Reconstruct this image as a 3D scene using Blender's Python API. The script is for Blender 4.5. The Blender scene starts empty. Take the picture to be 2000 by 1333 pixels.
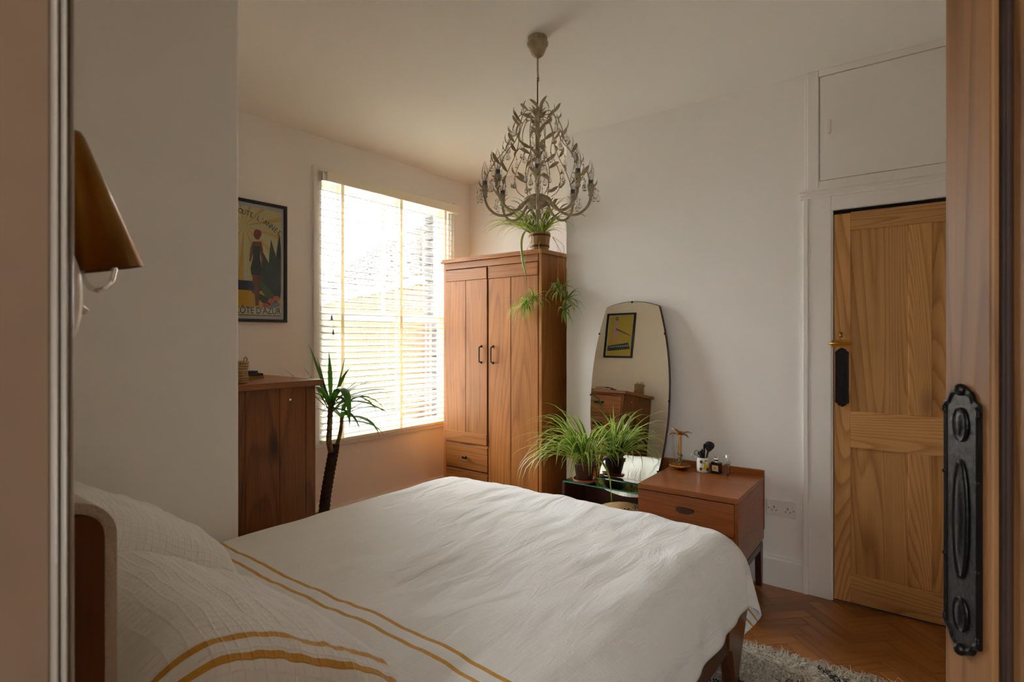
import bpy, bmesh, math, random
from mathutils import Vector, Matrix, noise
random.seed(7)
PI = math.pi
R = math.radians
S = bpy.context.scene
COL = S.collection

# ------------------------------------------------------------------ camera, world, light, exposure
cam_d = bpy.data.cameras.new('camera')
cam_d.sensor_fit = 'HORIZONTAL'
cam_d.sensor_width = 36.0
cam_d.lens = 36.0 * 1094.0 / 2000.0
cam_d.shift_y = -9.5 / 2000.0
cam_d.clip_start = 0.02
cam_d.dof.use_dof = True
cam_d.dof.focus_distance = 2.7
cam_d.dof.aperture_fstop = 10.0
cam = bpy.data.objects.new('camera', cam_d)
COL.objects.link(cam)
cam.location = (0, 0, 1.35)
cam.rotation_euler = (R(90), 0, R(-52.5))
S.camera = cam

SKY_STRENGTH = 20.0
world = bpy.data.worlds.new('overcast_sky')
S.world = world
world.use_nodes = True
wt = world.node_tree
bg = wt.nodes['Background']
# CIE standard overcast sky: zenith three times as bright as the horizon
w_tc = wt.nodes.new('ShaderNodeTexCoord'); w_sp = wt.nodes.new('ShaderNodeSeparateXYZ')
w_mx = wt.nodes.new('ShaderNodeMath'); w_mx.operation = 'MAXIMUM'; w_mx.inputs[1].default_value = 0.0
w_ma = wt.nodes.new('ShaderNodeMath'); w_ma.operation = 'MULTIPLY_ADD'; w_ma.inputs[1].default_value = 2.0 / 3.0; w_ma.inputs[2].default_value = 1.0 / 3.0
w_ms = wt.nodes.new('ShaderNodeMath'); w_ms.operation = 'MULTIPLY'; w_ms.inputs[1].default_value = SKY_STRENGTH
wt.links.new(w_tc.outputs['Generated'], w_sp.inputs[0]); wt.links.new(w_sp.outputs['Z'], w_mx.inputs[0])
wt.links.new(w_mx.outputs[0], w_ma.inputs[0]); wt.links.new(w_ma.outputs[0], w_ms.inputs[0]); wt.links.new(w_ms.outputs[0], bg.inputs['Strength'])
bg.inputs['Color'].default_value = (0.955, 0.97, 1.0, 1)

port_d = bpy.data.lights.new('window_portal', 'AREA')       # sampling portal: gives no light of its own
port_d.shape = 'RECTANGLE'
port_d.size = 1.5
port_d.size_y = 2.0
port_d.cycles.is_portal = True
port = bpy.data.objects.new('window_portal', port_d)
COL.objects.link(port)
port.location = (2.89, 3.74, 1.55)
port.rotation_euler = (R(-90), 0, 0)

port2_d = bpy.data.lights.new('fill_window_portal', 'AREA')  # sampling portal for the added hall window
port2_d.shape = 'RECTANGLE'; port2_d.size = 0.80; port2_d.size_y = 0.56
port2_d.cycles.is_portal = True
port2 = bpy.data.objects.new('fill_window_portal', port2_d)
COL.objects.link(port2)
port2.location = (-1.42, -.46, 1.65)
port2.rotation_euler = (0, R(-90), 0)

S.view_settings.view_transform = 'Standard'
S.view_settings.look = 'None'
S.view_settings.gamma = 1.0
S.view_settings.use_curve_mapping = False
S.view_settings.exposure = 1.6
S.cycles.use_denoising = True
S.cycles.max_bounces = 14
S.cycles.diffuse_bounces = 8
S.cycles.glossy_bounces = 5
S.cycles.transmission_bounces = 8
S.cycles.transparent_max_bounces = 24
S.cycles.caustics_reflective = False
S.cycles.caustics_refractive = False
S.cycles.sample_clamp_indirect = 6.0

# ------------------------------------------------------------------ materials
def new_mat(name):
    m = bpy.data.materials.new(name)
    m.use_nodes = True
    nt = m.node_tree
    b = nt.nodes['Principled BSDF']
    return m, nt, b

def setp(b, **k):
    names = {'rough': 'Roughness', 'metal': 'Metallic', 'spec': 'Specular IOR Level', 'coat': 'Coat Weight',
             'trans': 'Transmission Weight', 'ior': 'IOR', 'sheen': 'Sheen Weight', 'sub': 'Subsurface Weight', 'alpha': 'Alpha'}
    for a, v in k.items():
        b.inputs[names[a]].default_value = v

def col4(c):
    return (c[0], c[1], c[2], 1.0)

def srgb(r, g, b):
    def f(v):
        v /= 255.0
        return v / 12.92 if v <= 0.04045 else ((v + 0.055) / 1.055) ** 2.4
    return (f(r), f(g), f(b))

def plain(name, c, rough=0.5, bump=0.0, bscale=60.0, var=0.0, vscale=8.0, **k):
    m, nt, b = new_mat(name)
    b.inputs['Base Color'].default_value = col4(c)
    setp(b, rough=rough, **k)
    tc = nt.nodes.new('ShaderNodeTexCoord')
    if var > 0:
        n = nt.nodes.new('ShaderNodeTexNoise')
        n.inputs['Scale'].default_value = vscale
        n.inputs['Detail'].default_value = 5
        nt.links.new(tc.outputs['Object'], n.inputs['Vector'])
        r = nt.nodes.new('ShaderNodeValToRGB')
        r.color_ramp.elements[0].position = 0.3
        r.color_ramp.elements[1].position = 0.7
        r.color_ramp.elements[0].color = col4([x * (1 - var) for x in c])
        r.color_ramp.elements[1].color = col4([min(1, x * (1 + var)) for x in c])
        nt.links.new(n.outputs['Fac'], r.inputs['Fac'])
        nt.links.new(r.outputs['Color'], b.inputs['Base Color'])
    if bump > 0:
        n2 = nt.nodes.new('ShaderNodeTexNoise')
        n2.inputs['Scale'].default_value = bscale
        n2.inputs['Detail'].default_value = 4
        nt.links.new(tc.outputs['Object'], n2.inputs['Vector'])
        bp = nt.nodes.new('ShaderNodeBump')
        bp.inputs['Strength'].default_value = bump
        bp.inputs['Distance'].default_value = 0.01
        nt.links.new(n2.outputs['Fac'], bp.inputs['Height'])
        nt.links.new(bp.outputs['Normal'], b.inputs['Normal'])
    return m

def wood(name, dark, light, grain='Z', rings=26.0, distort=3.0, rough=0.45, knots=0.35, streak=0.35, coat=0.0, contrast=(0.22, 0.72), vary=.12):
    m, nt, b = new_mat(name)
    L = nt.links.new
    N = nt.nodes.new
    setp(b, rough=rough, coat=coat, spec=.32)
    tc = N('ShaderNodeTexCoord')
    oi = N('ShaderNodeObjectInfo')
    mul = N('ShaderNodeVectorMath'); mul.operation = 'SCALE'
    comb = N('ShaderNodeCombineXYZ')
    for i, ax in enumerate('XYZ'):
        # long shift along the grain, small shift across it, so each board cuts the rings differently
        if ax == grain:
            mm = N('ShaderNodeMath'); mm.operation = 'MULTIPLY'; mm.inputs[1].default_value = 9.0
            L(oi.outputs['Random'], mm.inputs[0])
        else:
            m0 = N('ShaderNodeMath'); m0.operation = 'MULTIPLY'; m0.inputs[1].default_value = 37.7 + 51.3 * i
            L(oi.outputs['Random'], m0.inputs[0])
            m1 = N('ShaderNodeMath'); m1.operation = 'FRACT'; L(m0.outputs[0], m1.inputs[0])
            mm = N('ShaderNodeMath'); mm.operation = 'MULTIPLY_ADD'; mm.inputs[1].default_value = .16; mm.inputs[2].default_value = -.08
            L(m1.outputs[0], mm.inputs[0])
        L(mm.outputs[0], comb.inputs[i])
    add = N('ShaderNodeVectorMath'); add.operation = 'ADD'
    L(tc.outputs['Object'], add.inputs[0]); L(comb.outputs[0], add.inputs[1])
    def stretched(a, along, rot=0.0):
        mp = N('ShaderNodeMapping')
        mp.inputs['Scale'].default_value = tuple(along if ax == grain else a for ax in 'XYZ')
        L(add.outputs[0], mp.inputs['Vector'])
        return mp
    # growth rings = contour lines of a slow noise drawn out along the grain
    ml = stretched(rings * .3, rings * .3 * .07)
    low = N('ShaderNodeTexNoise'); low.inputs['Scale'].default_value = 1.0; low.inputs['Detail'].default_value = 1.5
    low.inputs['Roughness'].default_value = 0.35; low.inputs['Distortion'].default_value = 0.25
    L(ml.outputs[0], low.inputs['Vector'])
    k = N('ShaderNodeMath'); k.operation = 'MULTIPLY'; k.inputs[1].default_value = distort * 8
    L(low.outputs['Fac'], k.inputs[0])
    wv = N('ShaderNodeMath'); wv.operation = 'FRACT'; L(k.outputs[0], wv.inputs[0])
    saw = N('ShaderNodeValToRGB')
    saw.color_ramp.elements[0].position = 0.0; saw.color_ramp.elements[0].color = (.25, .25, .25, 1)
    saw.color_ramp.elements[1].position = 1.0; saw.color_ramp.elements[1].color = (.1, .1, .1, 1)
    e = saw.color_ramp.elements.new(.12); e.color = (.85, .85, .85, 1)
    e = saw.color_ramp.elements.new(.55); e.color = (.8, .8, .8, 1)
    e = saw.color_ramp.elements.new(.88); e.color = (.35, .35, .35, 1)
    L(wv.outputs[0], saw.inputs['Fac'])
    mf = stretched(1.0, 0.03)
    nz = N('ShaderNodeTexNoise'); nz.inputs['Scale'].default_value = 170; nz.inputs['Detail'].default_value = 3
    L(mf.outputs[0], nz.inputs['Vector'])
    mo_ = stretched(1.0, 0.18)
    nl = N('ShaderNodeTexNoise'); nl.inputs['Scale'].default_value = 7; nl.inputs['Detail'].default_value = 4
    L(mo_.outputs[0], nl.inputs['Vector'])
    mix = N('ShaderNodeMath'); mix.operation = 'MULTIPLY_ADD'; mix.inputs[1].default_value = streak
    L(nz.outputs['Fac'], mix.inputs[0])
    w2 = N('ShaderNodeMath'); w2.operation = 'MULTIPLY'; w2.inputs[1].default_value = 1 - streak
    L(saw.outputs['Color'], w2.inputs[0]); L(w2.outputs[0], mix.inputs[2])
    m3 = N('ShaderNodeMath'); m3.operation = 'MULTIPLY_ADD'; m3.inputs[1].default_value = 0.5
    L(nl.outputs['Fac'], m3.inputs[0])
    m4 = N('ShaderNodeMath'); m4.operation = 'MULTIPLY'; m4.inputs[1].default_value = 0.6
    L(mix.outputs[0], m4.inputs[0]); L(m4.outputs[0], m3.inputs[2])
    rp = N('ShaderNodeValToRGB')
    rp.color_ramp.elements[0].position = contrast[0]
    rp.color_ramp.elements[1].position = contrast[1]
    rp.color_ramp.elements[0].color = col4(dark)
    rp.color_ramp.elements[1].color = col4(light)
    m['centred'] = True
    hv = N('ShaderNodeHueSaturation')
    mr = N('ShaderNodeMapRange'); mr.inputs['To Min'].default_value = 1 - vary; mr.inputs['To Max'].default_value = 1 + vary
    L(oi.outputs['Random'], mr.inputs['Value']); L(mr.outputs[0], hv.inputs['Value']); L(rp.outputs['Color'], hv.inputs['Color'])
    L(m3.outputs[0], rp.inputs['Fac'])
    out = hv.outputs['Color']
    if knots > 0:
        mk = N('ShaderNodeMapping')
        kk = {'Z': (1.6, 1.6, 0.55), 'X': (0.55, 1.6, 1.6), 'Y': (1.6, 0.55, 1.6)}[grain]
        mk.inputs['Scale'].default_value = tuple(2.6 * v for v in kk)
        L(add.outputs[0], mk.inputs['Vector'])
        vo = N('ShaderNodeTexVoronoi')
        vo.inputs['Scale'].default_value = 1.0
        L(mk.outputs[0], vo.inputs['Vector'])
        kr = N('ShaderNodeValToRGB')
        kr.color_ramp.elements[0].position = 0.0
        kr.color_ramp.elements[0].color = (1, 1, 1, 1)
        kr.color_ramp.elements[1].position = 0.17
        kr.color_ramp.elements[1].color = (0, 0, 0, 1)
        L(vo.outputs['Distance'], kr.inputs['Fac'])
        km = N('ShaderNodeMath'); km.operation = 'MULTIPLY'; km.inputs[1].default_value = knots * 2
        km.use_clamp = True
        L(kr.outputs['Color'], km.inputs[0])
        mx = N('ShaderNodeMix'); mx.data_type = 'RGBA'
        L(km.outputs[0], mx.inputs['Factor'])
        L(out, mx.inputs['A'])
        mx.inputs['B'].default_value = col4([x * 0.22 for x in dark])
        out = mx.outputs['Result']
    L(out, b.inputs['Base Color'])
    bp = N('ShaderNodeBump')
    bp.inputs['Strength'].default_value = 0.12
    bp.inputs['Distance'].default_value = 0.004
    L(mix.outputs[0], bp.inputs['Height'])
    L(bp.outputs['Normal'], b.inputs['Normal'])
    return m

def thin_glass(name, tint=(1, 1, 1), refl=1.0):
    m = bpy.data.materials.new(name)
    m.use_nodes = True
    nt = m.node_tree
    nt.nodes.clear()
    o = nt.nodes.new('ShaderNodeOutputMaterial')
    t = nt.nodes.new('ShaderNodeBsdfTransparent')
    t.inputs['Color'].default_value = col4(tint)
    g = nt.nodes.new('ShaderNodeBsdfGlossy')
    g.inputs['Roughness'].default_value = 0.02
    f = nt.nodes.new('ShaderNodeFresnel')
    f.inputs['IOR'].default_value = 1.45
    mm = nt.nodes.new('ShaderNodeMath'); mm.operation = 'MULTIPLY'; mm.inputs[1].default_value = refl
    mx = nt.nodes.new('ShaderNodeMixShader')
    nt.links.new(f.outputs[0], mm.inputs[0])
    nt.links.new(mm.outputs[0], mx.inputs['Fac'])
    nt.links.new(t.outputs[0], mx.inputs[1])
    nt.links.new(g.outputs[0], mx.inputs[2])
    nt.links.new(mx.outputs[0], o.inputs['Surface'])
    return m

def fabric(name, base, stripe=None, bands=(), band_axis='X', grid=70.0, bump=0.5, wrinkle=0.5):
    """woven cotton with a fine raised grid; UV in metres; bands = (from, to) along band_axis"""
    m, nt, b = new_mat(name)
    L = nt.links.new
    N = nt.nodes.new
    setp(b, rough=0.9, spec=0.15, sheen=0.25)
    uv = N('ShaderNodeTexCoord')
    sp = N('ShaderNodeSeparateXYZ')
    L(uv.outputs['UV'], sp.inputs[0])
    hs = []
    for ax in ('X', 'Y'):
        a = N('ShaderNodeMath'); a.operation = 'MULTIPLY'; a.inputs[1].default_value = grid * (1.0 if ax == 'X' else 0.93)
        L(sp.outputs[ax], a.inputs[0])
        fr = N('ShaderNodeMath'); fr.operation = 'PINGPONG'; fr.inputs[1].default_value = 0.5
        L(a.outputs[0], fr.inputs[0])
        st = N('ShaderNodeMath'); st.operation = 'SMOOTH_MIN'; st.inputs[1].default_value = 0.16; st.inputs[2].default_value = 0.1
        L(fr.outputs[0], st.inputs[0])
        hs.append(st)
    mn = N('ShaderNodeMath'); mn.operation = 'MINIMUM'
    L(hs[0].outputs[0], mn.inputs[0]); L(hs[1].outputs[0], mn.inputs[1])
    inv = N('ShaderNodeMath'); inv.operation = 'MULTIPLY'; inv.inputs[1].default_value = -3.0
    L(mn.outputs[0], inv.inputs[0])
    n1 = N('ShaderNodeTexNoise'); n1.inputs['Scale'].default_value = 7; n1.inputs['Detail'].default_value = 6
    n1.inputs['Roughness'].default_value = 0.6; n1.inputs['Distortion'].default_value = 0.8
    mpn = N('ShaderNodeMapping'); mpn.inputs['Scale'].default_value = (0.6, 1.8, 1)
    L(uv.outputs['UV'], mpn.inputs['Vector']); L(mpn.outputs[0], n1.inputs['Vector'])
    b1 = N('ShaderNodeBump'); b1.inputs['Strength'].default_value = wrinkle; b1.inputs['Distance'].default_value = 0.03
    L(n1.outputs['Fac'], b1.inputs['Height'])
    b2 = N('ShaderNodeBump'); b2.inputs['Strength'].default_value = bump; b2.inputs['Distance'].default_value = 0.004
    L(inv.outputs[0], b2.inputs['Height'])
    L(b1.outputs['Normal'], b2.inputs['Normal'])
    L(b2.outputs['Normal'], b.inputs['Normal'])
    b.inputs['Base Color'].default_value = col4(base)
    if bands:
        total = None
        for lo, hi in bands:
            g = N('ShaderNodeMath'); g.operation = 'COMPARE'
            g.inputs[1].default_value = (lo + hi) / 2; g.inputs[2].default_value = (hi - lo) / 2
            L(sp.outputs[band_axis], g.inputs[0])
            if total is None:
                total = g.outputs[0]
            else:
                ad = N('ShaderNodeMath'); ad.operation = 'MAXIMUM'
                L(total, ad.inputs[0]); L(g.outputs[0], ad.inputs[1]); total = ad.outputs[0]
        mx = N('ShaderNodeMix'); mx.data_type = 'RGBA'
        mx.inputs['A'].default_value = col4(base); mx.inputs['B'].default_value = col4(stripe)
        L(total, mx.inputs['Factor']); L(mx.outputs['Result'], b.inputs['Base Color'])
    return m

def leaf_mat(name, edge, mid, translucent=0.35, rough=0.4):
    m = bpy.data.materials.new(name)
    m.use_nodes = True
    nt = m.node_tree
    b = nt.nodes['Principled BSDF']
    o = nt.nodes['Material Output']
    L = nt.links.new
    N = nt.nodes.new
    uv = N('ShaderNodeTexCoord'); sp = N('ShaderNodeSeparateXYZ'); L(uv.outputs['UV'], sp.inputs[0])
    pp = N('ShaderNodeMath'); pp.operation = 'PINGPONG'; pp.inputs[1].default_value = 0.5
    L(sp.outputs['X'], pp.inputs[0])
    rp = N('ShaderNodeValToRGB')
    rp.color_ramp.elements[0].position = 0.18; rp.color_ramp.elements[0].color = col4(edge)
    rp.color_ramp.elements[1].position = 0.34; rp.color_ramp.elements[1].color = col4(mid)
    L(pp.outputs[0], rp.inputs['Fac'])
    oi = N('ShaderNodeObjectInfo')
    hv = N('ShaderNodeHueSaturation')
    mr = N('ShaderNodeMapRange'); mr.inputs['To Min'].default_value = 0.65; mr.inputs['To Max'].default_value = 1.25
    L(oi.outputs['Random'], mr.inputs['Value']); L(mr.outputs[0], hv.inputs['Value'])
    L(rp.outputs['Color'], hv.inputs['Color'])
    L(hv.outputs['Color'], b.inputs['Base Color'])
    setp(b, rough=rough)
    tr = N('ShaderNodeBsdfTranslucent'); L(hv.outputs['Color'], tr.inputs['Color'])
    mx = N('ShaderNodeMixShader'); mx.inputs['Fac'].default_value = translucent
    L(b.outputs[0], mx.inputs[1]); L(tr.outputs[0], mx.inputs[2]); L(mx.outputs[0], o.inputs['Surface'])
    return m

M = {}
M['wall'] = plain('wall_paint', (0.865, 0.83, 0.78), 0.85, bump=0.06, bscale=35, var=0.015, vscale=2.5)
M['ceiling'] = plain('ceiling_paint', (0.90, 0.88, 0.81), 0.9, bump=0.04, bscale=20)
M['trim'] = plain('trim_gloss', (0.86, 0.825, 0.775), 0.35, bump=0.08, bscale=45)
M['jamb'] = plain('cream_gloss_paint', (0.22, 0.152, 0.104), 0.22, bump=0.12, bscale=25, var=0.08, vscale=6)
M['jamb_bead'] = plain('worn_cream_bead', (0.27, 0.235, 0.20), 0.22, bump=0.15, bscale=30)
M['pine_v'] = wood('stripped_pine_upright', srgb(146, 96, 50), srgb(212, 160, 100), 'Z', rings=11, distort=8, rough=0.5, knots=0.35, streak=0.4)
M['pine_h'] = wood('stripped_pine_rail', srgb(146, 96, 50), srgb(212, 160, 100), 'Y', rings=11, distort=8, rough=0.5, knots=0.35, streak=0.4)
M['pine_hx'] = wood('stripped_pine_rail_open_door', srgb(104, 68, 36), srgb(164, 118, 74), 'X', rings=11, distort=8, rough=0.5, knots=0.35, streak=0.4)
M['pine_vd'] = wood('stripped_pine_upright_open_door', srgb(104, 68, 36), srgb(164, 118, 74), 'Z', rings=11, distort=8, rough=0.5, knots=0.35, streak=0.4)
M['ward_v'] = wood('honey_pine_upright', srgb(112, 62, 22), srgb(182, 118, 58), 'Z', rings=13, distort=2.6, rough=0.42, knots=0.5, streak=0.62)
M['ward_h'] = wood('honey_pine_rail', srgb(112, 62, 22), srgb(182, 118, 58), 'Y', rings=13, distort=2.6, rough=0.42, knots=0.5, streak=0.62)
M['chest_v'] = wood('rough_sawn_pine_upright', srgb(66, 36, 12), srgb(138, 82, 36), 'Z', rings=11, distort=2.6, rough=0.5, knots=0.8, streak=0.6)
M['chest_h'] = wood('rough_sawn_pine_drawer', srgb(88, 50, 22), srgb(158, 100, 54), 'Y', rings=11, distort=2.6, rough=0.5, knots=0.8, streak=0.6)
M['chest_top'] = wood('rough_sawn_pine_top', srgb(88, 50, 22), srgb(158, 100, 54), 'X', rings=11, distort=2.6, rough=0.4, knots=0.8, streak=0.6)
M['teak_y'] = wood('teak_veneer', srgb(84, 38, 10), srgb(154, 86, 34), 'Y', rings=9, distort=4, rough=0.33, knots=0, streak=0.75, coat=0.15)
M['teak_x'] = wood('teak_veneer_side', srgb(84, 38, 10), srgb(154, 86, 34), 'X', rings=9, distort=4, rough=0.35, knots=0, streak=0.75, coat=0.15)
M['teak_z'] = wood('teak_veneer_end', srgb(84, 38, 10), srgb(154, 86, 34), 'Z', rings=9, distort=4, rough=0.35, knots=0, streak=0.75, coat=0.1)
M['teak_dark'] = plain('dark_teak', srgb(62, 28, 16), 0.35, var=0.2, vscale=20)
M['moulding'] = plain('dark_moulding', srgb(52, 30, 18), 0.7, var=0.2, vscale=20)  # darker brown than the rest of the open door
M['walnut'] = wood('dark_walnut', srgb(50, 26, 14), srgb(98, 56, 30), 'X', rings=12, distort=1.6, rough=0.38, knots=0, streak=0.5)
M['walnut_z'] = wood('dark_walnut_upright', srgb(50, 25, 13), srgb(92, 50, 27), 'Z', rings=12, distort=1.6, rough=0.3, knots=0, coat=0.2, streak=0.5)
M['oak'] = wood('oak_block', srgb(104, 60, 22), srgb(158, 100, 46), 'X', rings=14, distort=1.6, rough=0.32, knots=0, streak=0.6, coat=0.25, vary=.18)
M['grout'] = plain('floor_joint', (0.05, 0.028, 0.012), 0.7)
M['black_iron'] = plain('black_iron', (0.012, 0.011, 0.011), 0.38, metal=0.6, bump=0.15, bscale=80)
M['black_paint'] = plain('black_frame', (0.010, 0.010, 0.011), 0.35)
M['brass'] = plain('aged_brass', srgb(176, 122, 44), 0.3, metal=1.0, var=0.15, vscale=14)
M['brass_dark'] = plain('burnished_brass_shade', srgb(130, 92, 38), 0.36, metal=1.0, var=0.22, vscale=9)
M['gold'] = plain('gold_metal', srgb(196, 142, 70), 0.25, metal=1.0)
M['white_plastic'] = plain('white_plastic', (0.78, 0.75, 0.70), 0.3)
M['blind'] = plain('cream_blind_slat', (0.84, 0.82, 0.74), 0.45, sub=0.0)
M['blind_rail'] = plain('cream_blind_rail', (0.86, 0.82, 0.67), 0.4)
M['tape'] = plain('cream_ladder_tape', (0.80, 0.72, 0.54), 0.9, bump=0.2, bscale=300)
def translucent(name, c, fac):
    m, nt, b = new_mat(name)
    b.inputs['Base Color'].default_value = col4(c); setp(b, rough=.9)
    tr = nt.nodes.new('ShaderNodeBsdfTranslucent'); tr.inputs['Color'].default_value = col4(c)
    mx = nt.nodes.new('ShaderNodeMixShader'); mx.inputs['Fac'].default_value = fac
    nt.links.new(b.outputs[0], mx.inputs[1]); nt.links.new(tr.outputs[0], mx.inputs[2])
    nt.links.new(mx.outputs[0], nt.nodes['Material Output'].inputs['Surface'])
    return m
M['tape'] = translucent('cream_ladder_tape_cloth', (0.82, 0.735, 0.57), 0.5)
M['sash'] = plain('white_sash_paint', (0.82, 0.81, 0.78), 0.35)
M['glass'] = thin_glass('window_glass', (0.97, 0.985, 0.98), 0.8)
M['bulb_glass'] = thin_glass('bulb_glass', (0.97, 0.97, 0.95), 0.7)
M['shelf_glass'] = thin_glass('shelf_glass', (0.86, 0.95, 0.92), 1.2)
M['glass_edge'] = plain('green_glass_edge', (0.03, 0.33, 0.25), 0.15)
M['crystal'] = thin_glass('crystal', (0.95, 0.96, 0.95), 1.7)
m, nt, b = new_mat('mirror_silver'); setp(b, rough=0.0, metal=1.0); b.inputs['Base Color'].default_value = (0.86, 0.89, 0.82, 1); M['mirror'] = m
M['cream_metal'] = plain('antique_cream_metal', srgb(168, 152, 118), 0.55, bump=0.2, bscale=120, var=0.28, vscale=26)
M['rod'] = plain('dark_bronze_rod', srgb(84, 58, 34), 0.5, metal=0.4)
M['candle'] = plain('candle_sleeve', srgb(176, 160, 128), 0.6, var=0.2, vscale=30)
M['collar'] = plain('bulb_collar', srgb(120, 118, 124), 0.35, metal=0.6)
M['duvet'] = fabric('white_cotton_duvet', (0.80, 0.79, 0.77), srgb(200, 148, 52), ((0.972, 0.984), (1.020, 1.032), (2.575, 2.585), (2.615, 2.625)), 'X', grid=75, bump=0.22, wrinkle=0.45)
M['pillow'] = fabric('white_cotton_pillowcase', (0.79, 0.775, 0.745), srgb(200, 146, 50), ((0.078, 0.090), (0.114, 0.126)), 'X', grid=62, bump=0.6, wrinkle=0.3)
M['pad'] = plain('beige_felt', srgb(176, 162, 144), 0.95, bump=0.5, bscale=160, sheen=0.4)
M['mattress'] = plain('mattress_ticking', (0.7, 0.68, 0.63), 0.9)
M['leaf'] = leaf_mat('spider_leaf', srgb(212, 220, 118), srgb(92, 148, 22), 0.4)
M['leaf_dark'] = leaf_mat('spider_leaf_dark', srgb(186, 198, 110), srgb(70, 112, 26), 0.35)
M['yucca_leaf'] = leaf_mat('yucca_leaf', srgb(84, 138, 44), srgb(70, 126, 42), 0.45, rough=0.3)
M['runner'] = plain('pale_runner', srgb(190, 174, 104), 0.6)
M['soil'] = plain('soil', (0.018, 0.013, 0.009), 0.95, bump=0.8, bscale=60)
M['terracotta'] = plain('terracotta', srgb(150, 84, 50), 0.8, var=0.15, vscale=15, bump=0.15)
M['dark_pot'] = plain('dark_brown_pot', srgb(78, 46, 32), 0.6, var=0.2, vscale=10)
M['staves'] = wood('barrel_stave', srgb(104, 72, 40), srgb(178, 138, 88), 'Z', rings=14, distort=1.5, rough=0.6, knots=0, streak=0.5)
M['trunk'] = plain('yucca_bark', srgb(120, 96, 68), 0.9, var=0.5, vscale=35, bump=0.9, bscale=70)
M['trunk_dark'] = plain('yucca_bark_dark', srgb(58, 40, 26), 0.95, var=0.5, vscale=35, bump=0.8, bscale=70)
M['wicker'] = plain('natural_wicker', srgb(170, 138, 96), 0.8, var=0.25, vscale=60)
M['wicker_gold'] = plain('pale_straw', srgb(186, 150, 96), 0.8, var=0.15, vscale=40)
M['rug'] = plain('cream_wool', srgb(190, 180, 164), 0.95, var=0.25, vscale=45)
M['rug_dark'] = plain('charcoal_wool', srgb(46, 44, 44), 0.95)
M['paper'] = plain('poster_paper', srgb(226, 220, 204), 0.6)
M['gap_shade'] = plain('black_gap_shade', (0.006, 0.005, 0.004), 0.9)
M['outer_brick'] = plain('blue_grey_brick', srgb(88, 86, 88), 0.85, var=0.35, vscale=14, bump=0.3)
M['yellow_brick'] = plain('yellow_stock_brick', srgb(66, 53, 35), 0.85, var=0.4, spec=0.1, vscale=6)
M['mortar'] = plain('pale_mortar', srgb(104, 98, 88), 0.9, spec=0.1)
M['tile'] = plain('grey_brown_roof_tile', srgb(38, 36, 36), 0.8, var=0.4, spec=0.08, vscale=8)
M['gutter'] = plain('black_gutter', (0.02, 0.02, 0.022), 0.5)
M['white_render'] = plain('white_fascia', (0.8, 0.79, 0.77), 0.6)
M['ground'] = plain('pale_paving', (0.50, 0.48, 0.45), 0.9)
M['bristle'] = plain('black_bristle', (0.006, 0.006, 0.007), 0.8)
M['chrome'] = plain('chrome', (0.85, 0.85, 0.86), 0.08, metal=1.0)
M['cup'] = plain('white_ceramic', (0.82, 0.80, 0.74), 0.2)
M['lemon'] = plain('lemon_print', srgb(220, 184, 40), 0.3)
M['leafprint'] = plain('leaf_print', srgb(58, 92, 48), 0.3)
M['black_glass'] = plain('black_glass', (0.008, 0.008, 0.009), 0.08)
M['label'] = plain('cream_label', srgb(214, 188, 150), 0.6)
M['amber'] = plain('amber_liquid', srgb(196, 160, 128), 0.1, trans=0.6)
M['green_bead'] = plain('green_bead', srgb(60, 120, 84), 0.2)
M['book_a'] = plain('black_book_cover', (0.014, 0.013, 0.014), 0.4)
M['book_b'] = plain('tan_book_cover', srgb(176, 130, 60), 0.5)
M['pages'] = plain('book_pages', srgb(216, 202, 172), 0.8)
M['filament'] = plain('bulb_stem', (0.7, 0.7, 0.7), 0.4)

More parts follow.
